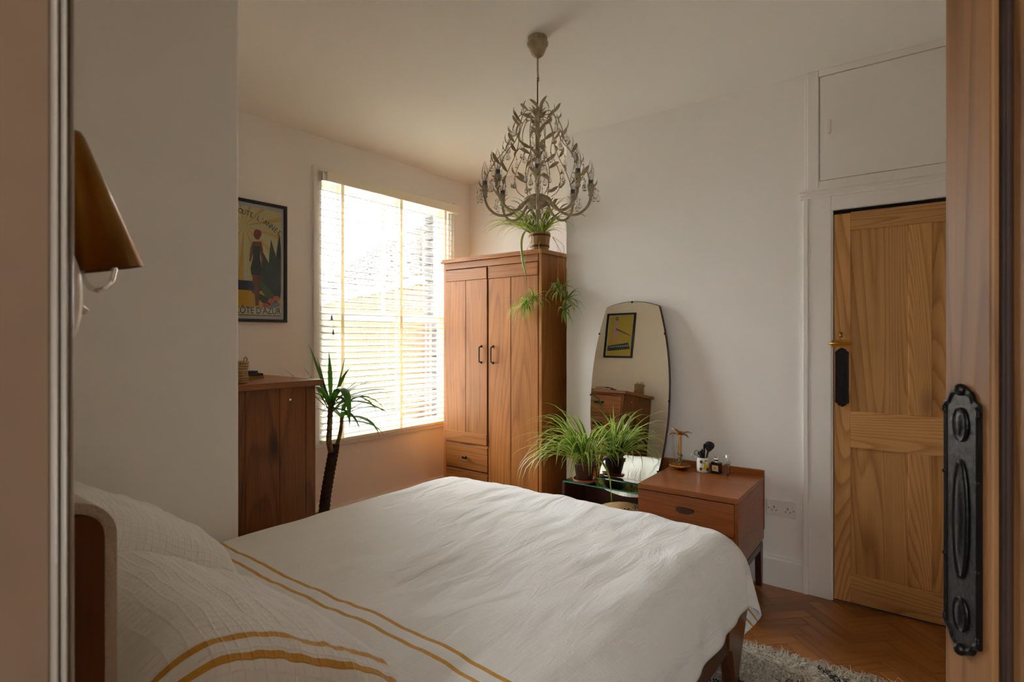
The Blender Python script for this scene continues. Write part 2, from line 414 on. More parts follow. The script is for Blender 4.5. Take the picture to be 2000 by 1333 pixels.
# ------------------------------------------------------------------ mesh helpers
OFF = {}
class MB:
    def __init__(self):
        self.v = []; self.f = []; self.s = []; self.uv = {}; self.mi = []
    def add(self, verts, faces, smooth=False, uvs=None, mi=0):
        o = len(self.v)
        self.v += [tuple(p) for p in verts]
        for k, f in enumerate(faces):
            if uvs is not None:
                self.uv[len(self.f)] = uvs[k]
            self.f.append(tuple(i + o for i in f)); self.s.append(smooth); self.mi.append(mi)
        return self
    def box(self, x0, x1, y0, y1, z0, z1, bev=0.0, mi=0):
        if x1 < x0: x0, x1 = x1, x0
        if y1 < y0: y0, y1 = y1, y0
        if z1 < z0: z0, z1 = z1, z0
        if bev <= 0:
            v = [(x0, y0, z0), (x1, y0, z0), (x1, y1, z0), (x0, y1, z0), (x0, y0, z1), (x1, y0, z1), (x1, y1, z1), (x0, y1, z1)]
            f = [(0, 3, 2, 1), (4, 5, 6, 7), (0, 1, 5, 4), (1, 2, 6, 5), (2, 3, 7, 6), (3, 0, 4, 7)]
            return self.add(v, f, mi=mi)
        bm = bmesh.new()
        bmesh.ops.create_cube(bm, size=1.0)
        for q in bm.verts:
            q.co = Vector(((x0 + x1) / 2 + q.co.x * (x1 - x0), (y0 + y1) / 2 + q.co.y * (y1 - y0), (z0 + z1) / 2 + q.co.z * (z1 - z0)))
        bmesh.ops.bevel(bm, geom=bm.edges[:], offset=bev, segments=2, affect='EDGES', profile=0.5)
        bm.verts.index_update()
        self.add([q.co[:] for q in bm.verts], [tuple(q.index for q in f.verts) for f in bm.faces], mi=mi)
        bm.free()
        return self
    def prism(self, pts, axis, a0, a1, smooth=False):
        """polygon pts in the plane across axis, extruded a0..a1"""
        n = len(pts)
        def P(p, a):
            if axis == 'X': return (a, p[0], p[1])
            if axis == 'Y': return (p[0], a, p[1])
            return (p[0], p[1], a)
        v = [P(p, a0) for p in pts] + [P(p, a1) for p in pts]
        f = [tuple(range(n))[::-1], tuple(range(n, 2 * n))] + [(i, (i + 1) % n, (i + 1) % n + n, i + n) for i in range(n)]
        return self.add(v, f, smooth)
    def lathe(self, prof, seg=24, c=(0, 0, 0), smooth=True, wob=None, cap=True):
        v = []
        n = len(prof)
        for i in range(seg):
            a = 2 * PI * i / seg
            k = wob(a) if wob else 1.0
            for r, z in prof:
                v.append((c[0] + r * k * math.cos(a), c[1] + r * k * math.sin(a), c[2] + z))
        f = []
        for i in range(seg):
            j = (i + 1) % seg
            for q in range(n - 1):
                f.append((i * n + q, j * n + q, j * n + q + 1, i * n + q + 1))
        self.add(v, f, smooth)
        if cap:
            o = len(self.v) - len(v)
            for q in (0, n - 1):
                if prof[q][0] > 1e-5:
                    self.f.append(tuple(o + i * n + q for i in range(seg))); self.s.append(False); self.mi.append(0)
        return self
    def tube(self, pts, r, seg=8, smooth=True, caps=True):
        pts = [Vector(p) for p in pts]
        n = len(pts)
        rad = r if isinstance(r, (list, tuple)) else [r] * n
        t0 = (pts[1] - pts[0]).normalized()
        u = t0.orthogonal().normalized()
        v = []
        for i, p in enumerate(pts):
            t = (pts[min(i + 1, n - 1)] - pts[max(i - 1, 0)]).normalized()
            u = (u - t * u.dot(t))
            u = u.normalized() if u.length > 1e-6 else t.orthogonal().normalized()
            w = t.cross(u)
            for k in range(seg):
                a = 2 * PI * k / seg
                v.append(p + (u * math.cos(a) + w * math.sin(a)) * rad[i])
        f = []
        for i in range(n - 1):
            for k in range(seg):
                kk = (k + 1) % seg
                f.append((i * seg + k, i * seg + kk, (i + 1) * seg + kk, (i + 1) * seg + k))
        if caps:
            f.append(tuple(range(seg))[::-1]); f.append(tuple((n - 1) * seg + k for k in range(seg)))
        return self.add(v, f, smooth)
    def ribbon(self, pts, widths, side, fold=0.25):
        """leaf blade: V-section strip; side = list of side vectors; uv x across, y along"""
        n = len(pts)
        v = []
        for i in range(n):
            p = Vector(pts[i]); s = Vector(side[i]).normalized(); w = widths[i]
            t = (Vector(pts[min(i + 1, n - 1)]) - Vector(pts[max(i - 1, 0)])).normalized()
            up = s.cross(t)
            v += [p - s * w + up * w * fold, p, p + s * w + up * w * fold]
        f = []; uvs = []
        for i in range(n - 1):
            a, b2 = i / (n - 1), (i + 1) / (n - 1)
            for k in range(2):
                f.append((i * 3 + k, i * 3 + k + 1, (i + 1) * 3 + k + 1, (i + 1) * 3 + k))
                uvs.append([(k * .5, a), (k * .5 + .5, a), (k * .5 + .5, b2), (k * .5, b2)])
        return self.add(v, f, True, uvs)
    def sphere(self, c, r, seg=12, rings=8, sc=(1, 1, 1)):
        prof = [(max(1e-6, r * math.sin(PI * i / rings)), -r * math.cos(PI * i / rings)) for i in range(rings + 1)]
        o = len(self.v)
        self.lathe(prof, seg, (0, 0, 0), True, cap=False)
        for i in range(o, len(self.v)):
            p = self.v[i]; self.v[i] = (c[0] + p[0] * sc[0], c[1] + p[1] * sc[1], c[2] + p[2] * sc[2])
        return self
    def xf(self, mat):
        self.v = [tuple(mat @ Vector(p)) for p in self.v]
        return self
    def mesh(self, name, mat):
        me = bpy.data.meshes.new(name)
        me.from_pydata(self.v, [], self.f)
        me.polygons.foreach_set('use_smooth', self.s)
        if any(self.mi): me.polygons.foreach_set('material_index', self.mi)
        if self.uv:
            ul = me.uv_layers.new(name='UVMap')
            for pi, p in enumerate(me.polygons):
                if pi in self.uv:
                    for li, q in zip(p.loop_indices, self.uv[pi]):
                        ul.data[li].uv = q
        for mm in (mat if isinstance(mat, (list, tuple)) else [mat]):
            me.materials.append(mm)
        me.validate()
        me.update()
        return me
    def build(self, name, mat, parent=None, **tags):
        off = OFF.get(parent.name, Vector((0, 0, 0))) if parent is not None else Vector((0, 0, 0))
        c = Vector((0, 0, 0))
        if not isinstance(mat, (list, tuple)) and mat.get('centred'):
            lo = [min(p[i] for p in self.v) for i in range(3)]; hi = [max(p[i] for p in self.v) for i in range(3)]
            c = (Vector(lo) + Vector(hi)) / 2 - off
        sh_ = off + c
        if sh_.length > 0: self.v = [tuple(Vector(p) - sh_) for p in self.v]
        o = bpy.data.objects.new(name, self.mesh(name, mat))
        COL.objects.link(o)
        if parent is not None: o.parent = parent
        o.location = c
        OFF[o.name] = sh_
        tag(o, **tags)
        return o

def tag(o, label=None, cat=None, group=None, kind=None):
    if label: o['label'] = label
    if cat: o['category'] = cat
    if group: o['group'] = group
    if kind: o['kind'] = kind
    return o

def thing(name, loc, label=None, cat=None, group=None, rz=0.0, kind=None):
    o = bpy.data.objects.new(name, None)
    COL.objects.link(o)
    o.empty_display_size = 0.1
    o.location = loc
    o.rotation_euler = (0, 0, rz)
    return tag(o, label, cat, group, kind)

def inst(src, parent=None, loc=None, rot=None):
    o = src.copy()
    COL.objects.link(o)
    if parent is not None: o.parent = parent
    if loc is not None: o.location = loc
    if rot is not None: o.rotation_euler = rot
    return o

def catmull(pts, sub=6):
    pts = [Vector(p) for p in pts]
    out = []
    n = len(pts)
    for i in range(n - 1):
        p0, p1, p2, p3 = pts[max(i - 1, 0)], pts[i], pts[i + 1], pts[min(i + 2, n - 1)]
        for k in range(sub):
            t = k / sub
            out.append(0.5 * ((2 * p1) + (-p0 + p2) * t + (2 * p0 - 5 * p1 + 4 * p2 - p3) * t * t + (-p0 + 3 * p1 - 3 * p2 + p3) * t ** 3))
    out.append(pts[-1])
    return out

# ------------------------------------------------------------------ the room
XL, XN, XR, XA = 0.115, 1.131, 3.28, 3.80       # left wall, nook wall, right wall, alcove back
YR, YW, YB = 2.265, 3.40, -1.25                  # left return, window wall, back wall
ZC = 2.725
DY0, DY1, DZ = -0.40, 0.445, 2.02               # doorway in the left wall
HX = -1.3                                       # far side of the hall
st = dict(kind='structure')

floor = MB().box(HX - .1, XA + .4, YB - .1, YW + .0, -0.12, -0.012).build('floor', M['grout'], None, **st)
# herringbone oak blocks
BL, BW = 0.24, 0.068
blk = MB().box(0, BL - .0012, 0, BW - .0012, -0.012, 0.0, 0.0007)
blk_me = blk.mesh('oak_block', M['oak'])
def herring():
    out = []
    u = Vector((math.cos(R(-45)), math.sin(R(-45)))); w = Vector((math.cos(R(45)), math.sin(R(45))))
    n = 40
    for i in range(-n, n):
        for j in range(-n, n):
            # lattice of L-shaped pairs in the rotated frame: a = along u, b = along w
            a = i * BW + j * BL
            b = i * BW - j * BL
            for kind in (0, 1):
                if kind == 0:
                    ox, oy, rot = a, b, R(-45)
                    p = u * ox + w * oy
                else:
                    ox, oy, rot = a, b + BW, R(45)
                    p = u * (ox + BW) + w * oy; 
                c = Vector((p.x + 1.6, p.y + 1.0))
                if -0.35 < c.x < XA + .1 and YB - .1 < c.y < YW + .1:
                    out.append((c, rot))
    return out
rest = MB()
near = []
for c, rot in herring():
    mid = c + Vector((math.cos(rot), math.sin(rot))) * BL * .5
    if mid.x > XR + .05 and mid.y < 2.0: continue
    if mid.x > 2.05 and -0.75 < mid.y < 1.0:
        near.append((c, rot))
    else:
        m4 = Matrix.Translation((c.x, c.y, 0)) @ Matrix.Rotation(rot, 4, 'Z')
        vv = [m4 @ Vector(p) for p in ((0, 0, 0), (BL - .0012, 0, 0), (BL - .0012, BW - .0012, 0), (0, BW - .0012, 0))]
        rest.add(vv, [(0, 1, 2, 3)])
near.sort(key=lambda q: (q[0] - Vector((3.0, .3))).length)
for c, rot in near[:300]:
    o = bpy.data.objects.new('oak_block', blk_me)
    COL.objects.link(o); o.parent = floor
    o.location = (c.x, c.y, random.uniform(-.0004, .0004)); o.rotation_euler = (0, 0, rot)
for c, rot in near[300:]:
    m4 = Matrix.Translation((c.x, c.y, 0)) @ Matrix.Rotation(rot, 4, 'Z')
    rest.add([m4 @ Vector(p) for p in ((0, 0, 0), (BL - .0012, 0, 0), (BL - .0012, BW - .0012, 0), (0, BW - .0012, 0))], [(0, 1, 2, 3)])
rest.build('oak_blocks', M['oak'], floor, kind='stuff')

MB().box(HX - .1, XA + .4, YB - .1, YW + .45, ZC, ZC + .1).build('ceiling', M['ceiling'], None, **st)
# left wall with doorway
w = MB()
w.box(XL - .12, XL, YB, DY0 - .03, 0, ZC).box(XL - .12, XL, DY1, YR + .02, 0, ZC).box(XL - .12, XL, DY0 - .03, DY1, DZ + .03, ZC)
w.build('wall_left', M['wall'], None, **st)
# return wall beside the bed and nook wall behind the chest: one solid pier with a rounded arris
rr = .012
pts = [(XL - .1, YR), (XN - rr, YR)] + [(XN - rr + rr * math.sin(a), YR + rr - rr * math.cos(a)) for a in (R(22), R(45), R(68))] + [(XN, YR + rr), (XN, YW + .02), (XL - .1, YW + .02)]
MB().prism(pts, 'Z', 0, ZC).build('wall_return', M['wall'], None, **st)
# window wall with opening
WX0, WX1, WZ0, WZ1 = 2.235, 3.555, 0.60, 2.475
T = 0.13
w = MB()
w.box(XN - .1, WX0, YW, YW + T, 0, ZC).box(WX1, XA + .12, YW, YW + T, 0, ZC).box(WX0, WX1, YW, YW + T, 0, WZ0).box(WX0, WX1, YW, YW + T, WZ1, ZC)
wall_w = w.build('wall_window', M['wall'], None, **st)
# outer brick leaf, its reveals laid brick by brick
w = MB()
w.box(XN - .1, WX0 - .02, YW + T, YW + .34, 0, ZC).box(WX1 + .13, XA + .12, YW + T, YW + .34, 0, ZC)
w.box(WX0 - .02, WX1 + .13, YW + T, YW + .34, 0, WZ0 - .1).box(WX0 - .02, WX1 + .13, YW + T, YW + .34, WZ1 + .03, ZC)
w.box(XL - 2.0, XA + 1.2, YW + T, YW + .34, ZC, 5.6)  # unseen upper storey, added to keep sky light off the neighbouring wall
w.build('outer_leaf', M['mortar'], wall_w)
bme = MB().box(0, .115, 0, .10, 0, .064, .003).mesh('reveal_brick', M['outer_brick'])
for k in range(26):
    for q in range(2):
        o = bpy.data.objects.new('brick', bme); COL.objects.link(o); o.parent = wall_w
        o.location = (WX1 + .015 + .003 * (k % 2), YW + T + .012 + q * .105, WZ0 - .1 + k * .075)
# right wall (chimney breast), alcove
MB().box(XR, XA + .12, YB, 2.045, 0, ZC).build('wall_right', M['wall'], None, **st)
MB().box(XA, XA + .12, 2.0, YW + .02, 0, ZC).build('wall_alcove', M['wall'], None, **st)
MB().box(HX, XA + .12, YB - .1, YB, 0, ZC).build('wall_back', M['wall'], None, **st)
HW0, HW1, HWZ0, HWZ1 = -.74, -.18, 1.25, 2.05      # unseen window added behind the camera as daylight fill
w = MB()
w.box(HX - .1, HX, YB, HW0, 0, ZC).box(HX - .1, HX, HW1, YR, 0, ZC).box(HX - .1, HX, HW0, HW1, 0, HWZ0).box(HX - .1, HX, HW0, HW1, HWZ1, ZC)
w.build('wall_hall', M['wall'], None, **st)
MB().box(HX, XL - .06, 1.5, 1.6, 0, ZC).build('wall_hall_end', M['wall'], None, **st)
# skirting
def skirt(name, x0, x1, y0, y1, face):
    m = MB()
    h = .155
    if face == 'X-':
        m.prism([(x1, 0), (x0, 0), (x0, h - .012), (x0 + .006, h), (x1, h)], 'Y', y0, y1)
    elif face == 'Y-':
        m.prism([(y1, 0), (y0, 0), (y0, h - .012), (y0 + .006, h), (y1, h)], 'X', x0, x1)
    else:
        m.prism([(x0, 0), (x1, 0), (x1, h - .012), (x1 - .006, h), (x0, h)], 'Y', y0, y1)
    return m.build(name, M['trim'], None, **st)
skirt('baseboard_right', XR - .02, XR, .575, 2.045, 'X-')
skirt('baseboard_window', XN, XA, YW - .02, YW, 'Y-')
skirt('baseboard_left', XL, XL + .02, .47, YR, 'X+')

# ------------------------------------------------------------------ window, glazing
win = thing('window_1', (0, 0, 0), kind='structure')
fr = MB()
Y0 = YW + .035
fr.box(WX0, WX0 + .035, YW + .0, YW + T, WZ0, WZ1).box(WX1 - .035, WX1, YW, YW + T, WZ0, WZ1).box(WX0, WX1, YW, YW + T, WZ1 - .035, WZ1)
fr.build('box_frame', M['sash'], win)
MZ = 1.50
def sash(z0, z1, y, bar):
    a, b2 = WX0 + .035, WX1 - .035
    m = MB()
    m.box(a, a + .045, y, y + .04, z0, z1, .003).box(b2 - .045, b2, y, y + .04, z0, z1, .003)
    s = m.build('sash_stile', M['sash'], win)
    m = MB(); m.box(a + .0448, b2 - .0448, y + .0004, y + .0396, z0, z0 + .05).box(a + .0448, b2 - .0448, y + .0004, y + .0396, z1 - .045, z1); m.build('sash_rail', M['sash'], win)
    if bar:
        xm = (a + b2) / 2
        MB().box(xm - .011, xm + .011, y + .005, y + .035, z0 + .05, z1 - .045).build('glazing_bar', M['sash'], win)
        spans = [(a + .045, xm - .011), (xm + .011, b2 - .045)]
    else:
        spans = [(a + .045, b2 - .045)]
    for p, q in spans:
        MB().box(p, q, y + .017, y + .021, z0 + .05, z1 - .045).build('pane', M['glass'], win)
sash(MZ - .02, WZ1 - .035, YW + .085, True)
sash(WZ0 + .01, MZ + .025, YW + .040, False)
MB().box(WX0 - .05, WX1 + .05, YW - .03, YW + .06, WZ0 - .022, WZ0 + .006, .006).build('window_sill', M['sash'], win)
MB().box(WX0 - .05, WX1 + .14, YW + T, YW + .40, WZ0 - .10, WZ0 - .02, .004).build('outer_sill', M['mortar'], win)
fill_win = thing('added_fill_window', (0, 0, 0), kind='structure')  # added window, never in view, lifts the light on the right wall
zm = (HWZ0 + HWZ1) / 2
m = MB()
for a in ((HW0, HW0 + .04, HWZ0, HWZ1), (HW1 - .04, HW1, HWZ0, HWZ1), (HW0 + .04, HW1 - .04, HWZ0, HWZ0 + .04), (HW0 + .04, HW1 - .04, HWZ1 - .04, HWZ1), (HW0 + .04, HW1 - .04, zm - .02, zm + .02)):
    m.box(HX - .08, HX - .02, a[0], a[1], a[2], a[3])
m.build('sash_frame', M['sash'], fill_win)
for z0, z1 in ((HWZ0 + .04, zm - .02), (zm + .02, HWZ1 - .04)):
    MB().box(HX - .052, HX - .048, HW0 + .04, HW1 - .04, z0, z1).build('pane', M['glass'], fill_win)
# architrave
tr = thing('trim_1', (0, 0, 0), kind='structure')
for side in (0, 1):
    m = MB()
    if side == 0:
        m.box(WX0 - .040, WX0 - .012, YW - .022, YW + .002, WZ0 - .03, WZ1 + .04, .004).box(WX0 - .014, WX0 + .012, YW - .014, YW + .002, WZ0 - .03, WZ1 + .02, .004)
    else:
        m.box(WX1 + .012, WX1 + .040, YW - .022, YW + .002, WZ0 - .03, WZ1 + .04, .004).box(WX1 - .012, WX1 + .014, YW - .014, YW + .002, WZ0 - .03, WZ1 + .02, .004)
    m.build('architrave', M['trim'], tr)
MB().box(WX0 - .036, WX1 + .036, YW - .016, YW + .002, WZ1 + .012, WZ1 + .036, .004).build('architrave_head', M['trim'], tr)

# ------------------------------------------------------------------ venetian blind
bl = thing('venetian_blind', (2.895, YW - .02, WZ0), 'cream wooden venetian blind with ladder tapes hanging in the sash window', 'blind')
BX0, BX1 = WX0 + .004 - 2.895, WX1 - .004 - 2.895
val = MB()
val.box(BX0 + .03, BX1 + .035, -.052, -.040, 1.812, 1.885, .004)
val.box(BX1 + .023, BX1 + .035, -.042, .01, 1.812, 1.885, .003)
val.build('valance', M['blind_rail'], bl)
MB().box(BX0 + .012, BX1 - .006, -.036, .014, 1.815, 1.868, .003).build('headrail', M['blind_rail'], bl)
MB().box(BX0 + .002, BX0 + .014, -.038, .016, 1.812, 1.872, .002).build('bracket', M['chrome'], bl)
sw = .050
prof = []
for k in range(5):
    q = -1 + k * .5
    prof.append((q * sw / 2, .0032 * (1 - q * q)))
tilt = R(17)
pp = [(a * math.cos(tilt) - h * math.sin(tilt), a * math.sin(tilt) + h * math.cos(tilt)) for a, h in prof]
up = pp + [(a, h - .0034) for a, h in reversed(pp)]
sl = MB().prism(up, 'X', BX0 + .004, BX1 - .004)
slat0 = sl.build('slat', M['blind'], bl)
slat0.location = (0, -.008, .066)
n_sl = 39
PITCH = (1.800 - .066) / n_sl
for k in range(1, n_sl):
    inst(slat0, bl, (0, -.008 + random.uniform(-.0008, .0008), .066 + k * PITCH), (random.uniform(-.012, .012), 0, 0))
MB().box(BX0 + .004, BX1 - .004, -.034, .018, .012, .034, .004).build('bottom_rail', M['blind_rail'], bl)
for x in (-.495, .045, .535):
    for dy, nm in ((-.0385, 'ladder_tape'), (.0185, 'ladder_tape')):
        m = MB().box(x - .013, x + .013, dy, dy + .0012, .012, 1.815)
        m.build(nm, M['tape'], bl)
for x, z in ((-.59, .86), (-.578, .76)):
    c = MB().tube([(x, -.046, 1.81), (x, -.046, z + .03)], .0009, 5).build('pull_cord', M['tape'], bl)
    MB().lathe([(.003, .034), (.0045, .03), (.008, .004), (.006, 0)], 10, (x, -.046, z)).build('tassel', M['collar'], bl)

# ------------------------------------------------------------------ outside: neighbouring lean-to, tree, ground
ud = Vector((.3617, .9324, 0)); nd = Vector((.9324, -.3617, 0))
nb = thing('neighbouring_house', (5.676, 6.0, 0), 'yellow brick neighbouring wall with pantiled roof and black gutter outside the window', 'building', rz=math.atan2(ud.y, ud.x))
# local: x along the wall, -y away from the camera, +y towards it
MB().box(-2.6, 9.0, -.25, -.012, -.5, 2.2).build('wall', M['mortar'], nb)
bme = MB().box(0, .215, -.02, 0, 0, .065).mesh('stock_brick', M['yellow_brick'])
cnt = 0
rb = MB()
for row in range(28):
    for k in range(50):
        x = -2.6 + k * .2265 + (row % 2) * .113; z = .1 + row * .075
        if cnt < 300 and -1.6 < x < 4.4 and 0.9 < z:
            o = bpy.data.objects.new('brick', bme); COL.objects.link(o); o.parent = nb; o.location = (x, 0, z); cnt += 1
        else:
            rb.box(x, x + .215, -.02, 0, z, z + .065)
rb.build('brickwork', M['yellow_brick'], nb, kind='stuff')
MB().box(-2.6, 9.0, -.05, .05, 2.12, 2.26).build('fascia', M['white_render'], nb)
MB().tube([(-2.6, .09, 2.27), (9.0, .09, 2.27)], .055, 10).build('gutter', M['gutter'], nb)
pitch = R(40)
tme = MB()
tw, tl = .26, .34
seg = [(-.13, 0), (-.10, .005), (-.06, .012), (0, .016), (.04, .034), (.075, .045), (.11, .034), (.135, .012)]
vv = []
for y in (0, tl + .05):
    for a, h in seg: vv.append((a, -y, h + (.02 if y == 0 else 0)))
nn = len(seg)
tme.add(vv, [(i, i + 1, nn + i + 1, nn + i) for i in range(nn - 1)], True)
tme.add([(a, 0, h + .02) for a, h in seg] + [(a, 0, h) for a, h in seg], [(i, nn + i, nn + i + 1, i + 1) for i in range(nn - 1)])
tmesh = tme.mesh('pantile', M['tile'])
cnt = 0
for row in range(7):
    for k in range(40):
        x = -2.4 + k * tw
        o = bpy.data.objects.new('roof_tile', tmesh); COL.objects.link(o); o.parent = nb
        o.location = (x, .05 - row * tl * math.cos(pitch), 2.30 + row * tl * math.sin(pitch)); o.rotation_euler = (-pitch, 0, 0)
MB().box(-2.6, 9.0, -2.0, .04, -.02, 0).xf(Matrix.Translation((0, .03, 2.28)) @ Matrix.Rotation(-pitch, 4, 'X')).build('roof_slope', M['tile'], nb)
MB().box(-14, 22, -16, 30, -.6, -.5).build('ground', M['ground'], None, label='pale paved ground of the yard outside the window', cat='ground')

def foliage(c, r, n, size, seed):
    rnd = random.Random(seed)
    m = MB()
    for k in range(n):
        while True:
            p = Vector((rnd.uniform(-1, 1), rnd.uniform(-1, 1), rnd.uniform(-1, 1)))
            if p.length < 1: break
        p = Vector(c) + Vector((p.x * r[0], p.y * r[1], p.z * r[2]))
        a = Vector((rnd.uniform(-1, 1), rnd.uniform(-1, 1), rnd.uniform(-1, 1))).normalized(); b2 = a.orthogonal()
        s = size * rnd.uniform(.6, 1.3)
        m.add([p - a * s, p + b2 * s * .5, p + a * s, p - b2 * s * .5], [(0, 1, 2, 3)])
    return m
tree = thing('garden_tree', (5.3, 9.4, -.5), 'sparse garden tree with russet and green leaves beyond the yard', 'tree')
M['russet'] = plain('russet_leaf', srgb(178, 120, 70), 0.7, var=0.3)
M['tree_green'] = plain('tree_green', srgb(110, 120, 60), 0.7, var=0.3)
MB().tube([(0, 0, 0), (.05, 0, 1.5), (-.05, .1, 3.0), (0, .1, 4.2)], [.12, .1, .07, .02], 8).build('trunk', M['trunk_dark'], tree)
foliage((0, 0, 3.6), (.55, .6, 1.0), 160, .11, 3).build('russet_foliage', M['russet'], tree, kind='stuff')
foliage((.1, 0, 3.4), (.6, .6, 1.2), 160, .11, 4).build('green_foliage', M['tree_green'], tree, kind='stuff')

# ------------------------------------------------------------------ right wall: cupboard door, frame, overhead cupboard
fr2 = thing('trim_2', (XR, 0, 0), kind='structure')
MB().box(-.022, .01, .447, .553, 0, 2.07, .004).build('door_post', M['trim'], fr2)
MB().box(-.026, .0, .553, .577, 0, 2.07, .003).build('corner_bead', M['trim'], fr2)
MB().box(-.014, .01, .440, .449, 0, 1.99, .002).build('door_stop', M['trim'], fr2)
MB().box(-.022, .01, -.9, .4475, 1.992, 2.07, .004).build('door_head', M['trim'], fr2)
pf = [(0, 2.065), (-.026, 2.065), (-.030, 2.074), (-.040, 2.082), (-.040, 2.092), (-.052, 2.098), (-.052, 2.108), (0, 2.112)]
MB().prism(pf, 'Y', -.9, .590).build('shelf_moulding', M['trim'], fr2)
MB().box(-.020, .0, .505, .556, 2.112, ZC, .003).build('cupboard_stile', M['trim'], fr2)
MB().box(-.012, .0, .556, .572, 2.112, ZC - .004, .003).build('corner_bead', M['trim'], fr2)
MB().box(-.020, .0, -.9, .505, 2.112, 2.150, .002).build('cupboard_rail', M['trim'], fr2)
MB().box(-.020, .0, -.9, .505, 2.690, ZC, .002).build('cupboard_rail', M['trim'], fr2)
d3 = thing('door_3', (XR, 0, 0), kind='structure')
MB().box(-.017, .0, -.75, .500, 2.153, 2.687, .002).build('cupboard_leaf', M['trim'], d3)
MB().box(-.040, -.016, .448, .462, 2.385, 2.455, .003).build('handle', M['trim'], d3)

d2 = thing('door_2', (XR, 0, 0), kind='structure')
MB().box(-.0025, .004, -.45, .4405, 0.002, 1.9915).build('gap_shade_sheet', M['gap_shade'], d2)  # black sheet on the solid wall, colour standing in for shade in the gap
X0, X1 = -.012, .008
def dbox(name, y0, y1, z0, z1, mat, x0=X0, bev=.0025):
    return MB().box(x0, X1, y0, y1, z0, z1, bev).build(name, mat, d2)
ztop = 1.970
# top edge sags away from the hinge, so the black shade sheet shows as a wedge
dbox('stile', .364, .437, .010, ztop, M['pine_v'])
dbox('stile', -.335, -.262, .010, ztop + .012, M['pine_v'])
dbox('top_rail', -.262, .364, 1.882, ztop + .004, M['pine_h'])
dbox('lock_rail', -.262, .364, .790, .972, M['pine_h'])
dbox('bottom_rail', -.262, .364, .010, .154, M['pine_h'])
dbox('muntin', .036, .127, .972, 1.882, M['pine_v'])
dbox('muntin', .036, .127, .154, .790, M['pine_v'])
for y0, y1 in ((.127, .364), (-.262, .036)):
    for z0, z1 in ((.972, 1.882), (.154, .790)):
        dbox('panel', y0, y1, z0, z1, M['pine_v'], x0=-.005, bev=0)
def plate_outline(w, h, n=6):
    """half-width/height outline of a finger plate with shaped ends"""
    p = []
    q = [(1, .85), (.97, .878), (.82, .89), (.72, .90), (.64, .935), (.52, .962), (.34, .978), (.16, .998), (0, 1.0)]
    right = [(a * w / 2, b2 * h / 2) for a, b2 in q]
    top = right + [(-a, b2) for a, b2 in reversed(right[:-1])]
    bot = [(-a, -b2) for a, b2 in right] + [(a, -b2) for a, b2 in reversed(right[:-1])]
    return top + bot
def finger_plate(parent, w, h, frame):
    """frame maps (across, up, out) to parent's local space"""
    ol = plate_outline(w, h)
    m = MB()
    def loop(k, out): return [frame(a * k, b2 * (1 - (1 - k) * .35), out) for a, b2 in ol]
    n = len(ol)
    L0, L1, L2, L3 = loop(1, 0), loop(1, .004), loop(.92, .0055), loop(.86, .003)
    v = L0 + L1 + L2 + L3
    f = []
    for q in range(3):
        f += [(q * n + i, q * n + (i + 1) % n, (q + 1) * n + (i + 1) % n, (q + 1) * n + i) for i in range(n)]
    f.append(tuple(3 * n + i for i in range(n)))
    m.add(v, f)
    pl = m.build('finger_plate', M['black_iron'], parent, label='black cast iron finger plate')
    def oval(cz, a, b2, nm, depth):
        mm = MB(); sg = 20
        v = [frame(a * math.cos(t), cz + b2 * math.sin(t), .003) for t in [2 * PI * i / sg for i in range(sg)]]
        v += [frame(a * .96 * math.cos(t), cz + b2 * .98 * math.sin(t), .0062) for t in [2 * PI * i / sg for i in range(sg)]]
        v += [frame(a * .82 * math.cos(t), cz + b2 * .93 * math.sin(t), .0042) for t in [2 * PI * i / sg for i in range(sg)]]
        v += [frame(a * .45 * math.cos(t), cz + b2 * .6 * math.sin(t), .003 + depth) for t in [2 * PI * i / sg for i in range(sg)]]
        v.append(frame(0, cz, .003 + depth * 1.15))
        f = []
        for q in range(3): f += [(q * sg + i, q * sg + (i + 1) % sg, (q + 1) * sg + (i + 1) % sg, (q + 1) * sg + i) for i in range(sg)]
        f += [(3 * sg + i, 3 * sg + (i + 1) % sg, 4 * sg) for i in range(sg)]
        mm.add(v, f, True); mm.build(nm, M['black_iron'], pl)
    oval(0, w * .20, h * .225, 'long_boss', .004)
    oval(h * .355, w * .19, h * .065, 'round_boss', .004)
    oval(-h * .355, w * .19, h * .065, 'round_boss', .004)
    for sx in (-1, 1):
        for z in (.40, .41, .16, -.16, -.40, -.41):
            p = frame(sx * w * .48, z * h, .004)
            MB().sphere(p, .0027, 8, 5).build('bead', M['black_iron'], pl)
    for sz in (-1, 1):
        p = frame(0, sz * h * .485, .004)
        MB().sphere(p, .007, 8, 6).build('crest', M['black_iron'], pl)
    return pl
finger_plate(d2, .060, .295, lambda a, z, o: (X0 - o, .401 - a, 1.142 + z))
bo = MB().box(X0 - .004, X0, .362, .432, 1.296, 1.330, .001).box(X0 - .004, X0, .436, .462, 1.298, 1.328, .001)
bo = bo.build('bolt', M['brass'], d2, label='small brass bolt')
MB().tube([(X0 - .010, .355, 1.313), (X0 - .010, .458, 1.313)], .006, 10).build('bolt_bar', M['brass'], bo)
MB().tube([(X0, .405, 1.365), (X0 - .012, .405, 1.365), (X0 - .020, .403, 1.358), (X0 - .022, .403, 1.345)], .007, 8).build('knob', M['brass'], d2)

